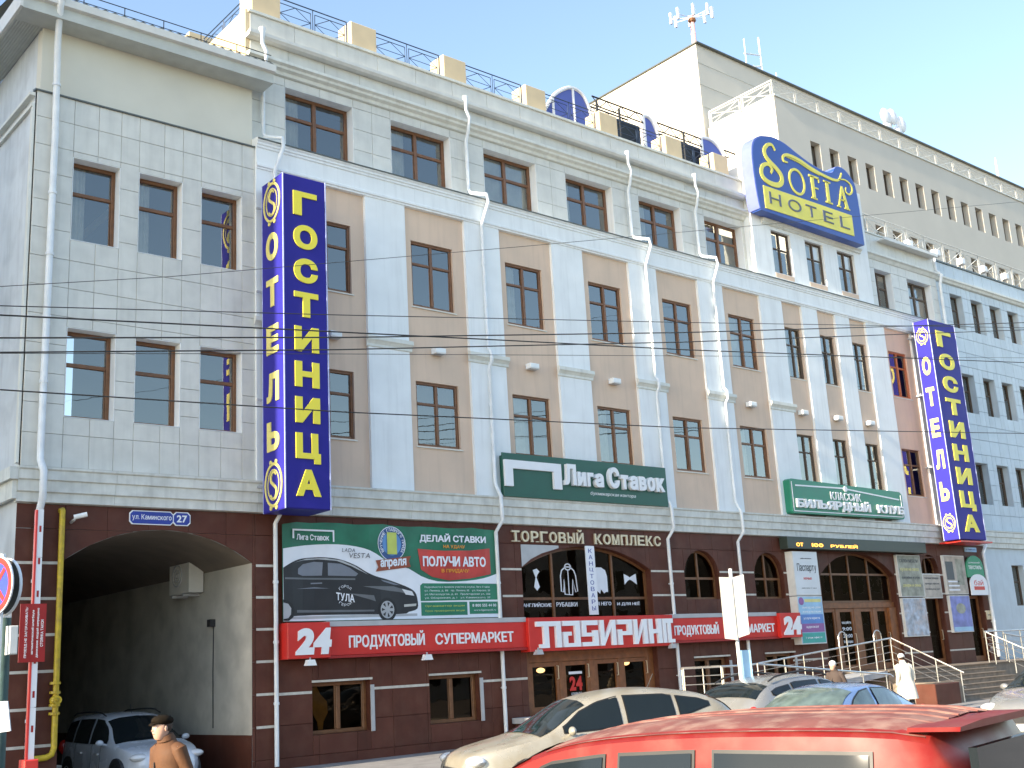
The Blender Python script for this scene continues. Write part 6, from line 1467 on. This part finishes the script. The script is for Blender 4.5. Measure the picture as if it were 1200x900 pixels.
    if headgear == 'cap':
        cp = MB(); cp.sph((hx-.008*k, 0, hz+.075*k), (.122*k, .105*k, .062*k), 18, 8)
        cp.add([(hx+.06*k, -.075*k, hz+.058*k), (hx+.135*k, -.035*k, hz+.030*k), (hx+.135*k, .035*k, hz+.030*k), (hx+.06*k, .075*k, hz+.058*k), (hx+.06*k, -.075*k, hz+.072*k), (hx+.135*k, -.035*k, hz+.044*k), (hx+.135*k, .035*k, hz+.044*k), (hx+.06*k, .075*k, hz+.072*k)],
               [(0, 3, 2, 1), (4, 5, 6, 7), (0, 1, 5, 4), (1, 2, 6, 5), (2, 3, 7, 6), (3, 0, 4, 7)])
        B('cap', cp, hat, p, smooth=True, local=True)
    elif headgear == 'beanie':
        B('hat', MB().sph((hx-.010*k, 0, hz+.055*k), (.112*k, .098*k, .090*k), 16, 10), hat, p, smooth=True, local=True)
    # hands with palm, four fingers and thumb
    for (x, y, z, g, el) in hands:
        d = (Vector((x, y, z))-Vector(el[:3])).normalized(); pal = Vector((x, y, z))+d*.055*k
        sd = Vector((1, 0, 0)) if abs(d.x) < .6 else Vector((0, 0, 1)); sd = (sd-d*sd.dot(d)).normalized(); nr = d.cross(sd)*(-g)
        HJ = [(x, y, z, .026*k), (*(pal), (.018*k, .034*k))]; HE = [(0, 1)]
        o1 = B('hand', MB().sph(tuple(pal), (.030*k, .022*k, .045*k), 12, 8), 'skin', p, smooth=True, local=True)
        for q, (o_, l) in enumerate(((-.027, .062), (-.009, .072), (.009, .068), (.026, .054))):
            a = pal+sd*o_*k+d*.030*k; b = a+d*l*.45*k+nr*.006*k; c = b+d*l*.32*k+nr*.018*k; e = c+d*l*.15*k+nr*.020*k
            B('finger', MB().tube([a, b, c, e], [.0085*k, .008*k, .0072*k, .005*k], 8), 'skin', o1, smooth=True, local=True)
        a = pal-sd*.024*k-d*.02*k; b = a-sd*.022*k+d*.022*k+nr*.008*k; c = b+d*.026*k+nr*.012*k-sd*.004*k
        B('thumb', MB().tube([a, b, c], [.011*k, .010*k, .007*k], 8), 'skin', o1, smooth=True, local=True)
    # clothing follows the body
    zb = coat_len
    R = [(0, 0, zb, .20*flare, .235*flare), (0, 0, zb+.06, .195*flare, .232*flare), (0, 0, .92, .175*(flare+1)/2, .215*(flare+1)/2), (s*.1, 0, 1.05, .155, .20), (s*.2, 0, 1.18, .165, .212), (s*.38, 0, 1.30, .170, .225), (s*.5, 0, 1.38, .155, .222), (s*.55, 0, 1.44, .125, .185), (s*.6, 0, 1.49, .09, .11), (.01+s*.75, 0, 1.545, .078, .082)]
    c = loft([(a*k, b*k, z*k, rx*k, ry*k) for a, b, z, rx, ry in R], 24)
    for v in c.v: v.x += .006*sin(v.z*40+v.y*20); v.y += .006*sin(v.z*31+v.x*25)
    ct = B('coat', c, coat, p, smooth=True, local=True)
    for g, (x, y, z, gg, el) in zip((-1, 1), hands):
        sh = Vector(((.0+s*.5)*k, g*.185*k, 1.405*k)); e_ = Vector(el[:3]); w_ = Vector((x, y, z))
        pts = [sh+Vector((0, -g*.05*k, .02*k)), sh, sh.lerp(e_, .5), e_, e_.lerp(w_, .5), w_]
        B('sleeve', MB().tube(pts, [.075*k, .088*k, .072*k, .064*k, .056*k, .048*k], 14), coat, ct, smooth=True, local=True)
    B('collar', MB().tube([((.01+s*.75)*k, 0, 1.515*k), ((.02+s*.8)*k, 0, 1.565*k)], [.098*k, .082*k], 16), coat, ct, smooth=True, local=True)
    B('coat_front_seam', MB().box((.178+s*.3)*k, (.19+s*.3)*k, -.006, .006, (zb+.1)*k, 1.30*k), 'plastic', ct, local=True)
    TJ = []; TE = []
    for g in (-1, 1):
        i0 = len(TJ); TJ += [(0, g*.09*k, .93*k), (g*walk*.3*k, g*.095*k, .70*k), ((g*walk*.6+.03)*k, g*.10*k, .49*k), (g*walk*k, g*.10*k, .09*k)]
        B('trouser_leg', MB().tube(TJ[i0:i0+4], [.105*k, .09*k, .078*k, .066*k], 14), trousers, p, smooth=True, local=True)
        sh_ = MB().sph(((g*walk+.07)*k, g*.105*k, .045*k), (.145*k, .05*k, .046*k), 14, 8); B('shoe', sh_, 'black', p, smooth=True, local=True)
    return p
person((5.30, -12.1, .1), rd(190), 'man in a brown coat and dark flat cap walking left past the passage', 'coat_brown', .78, 'cap', stoop=.08, height=1.71)
person((29.62, -5.5, .2), rd(60), 'woman in a long cream white coat and white hat by the foot of the steps', 'coat_white', .50, 'beanie', stoop=.04, height=1.68, hat='hat_white', flare=1.35)
person((27.1, -5.0, .12), rd(185), 'person in a white hat and dark coat seen above the parked cars near the ramp', 'coat_grey', .62, 'beanie', stoop=.05, height=1.68, hat='hat_white')
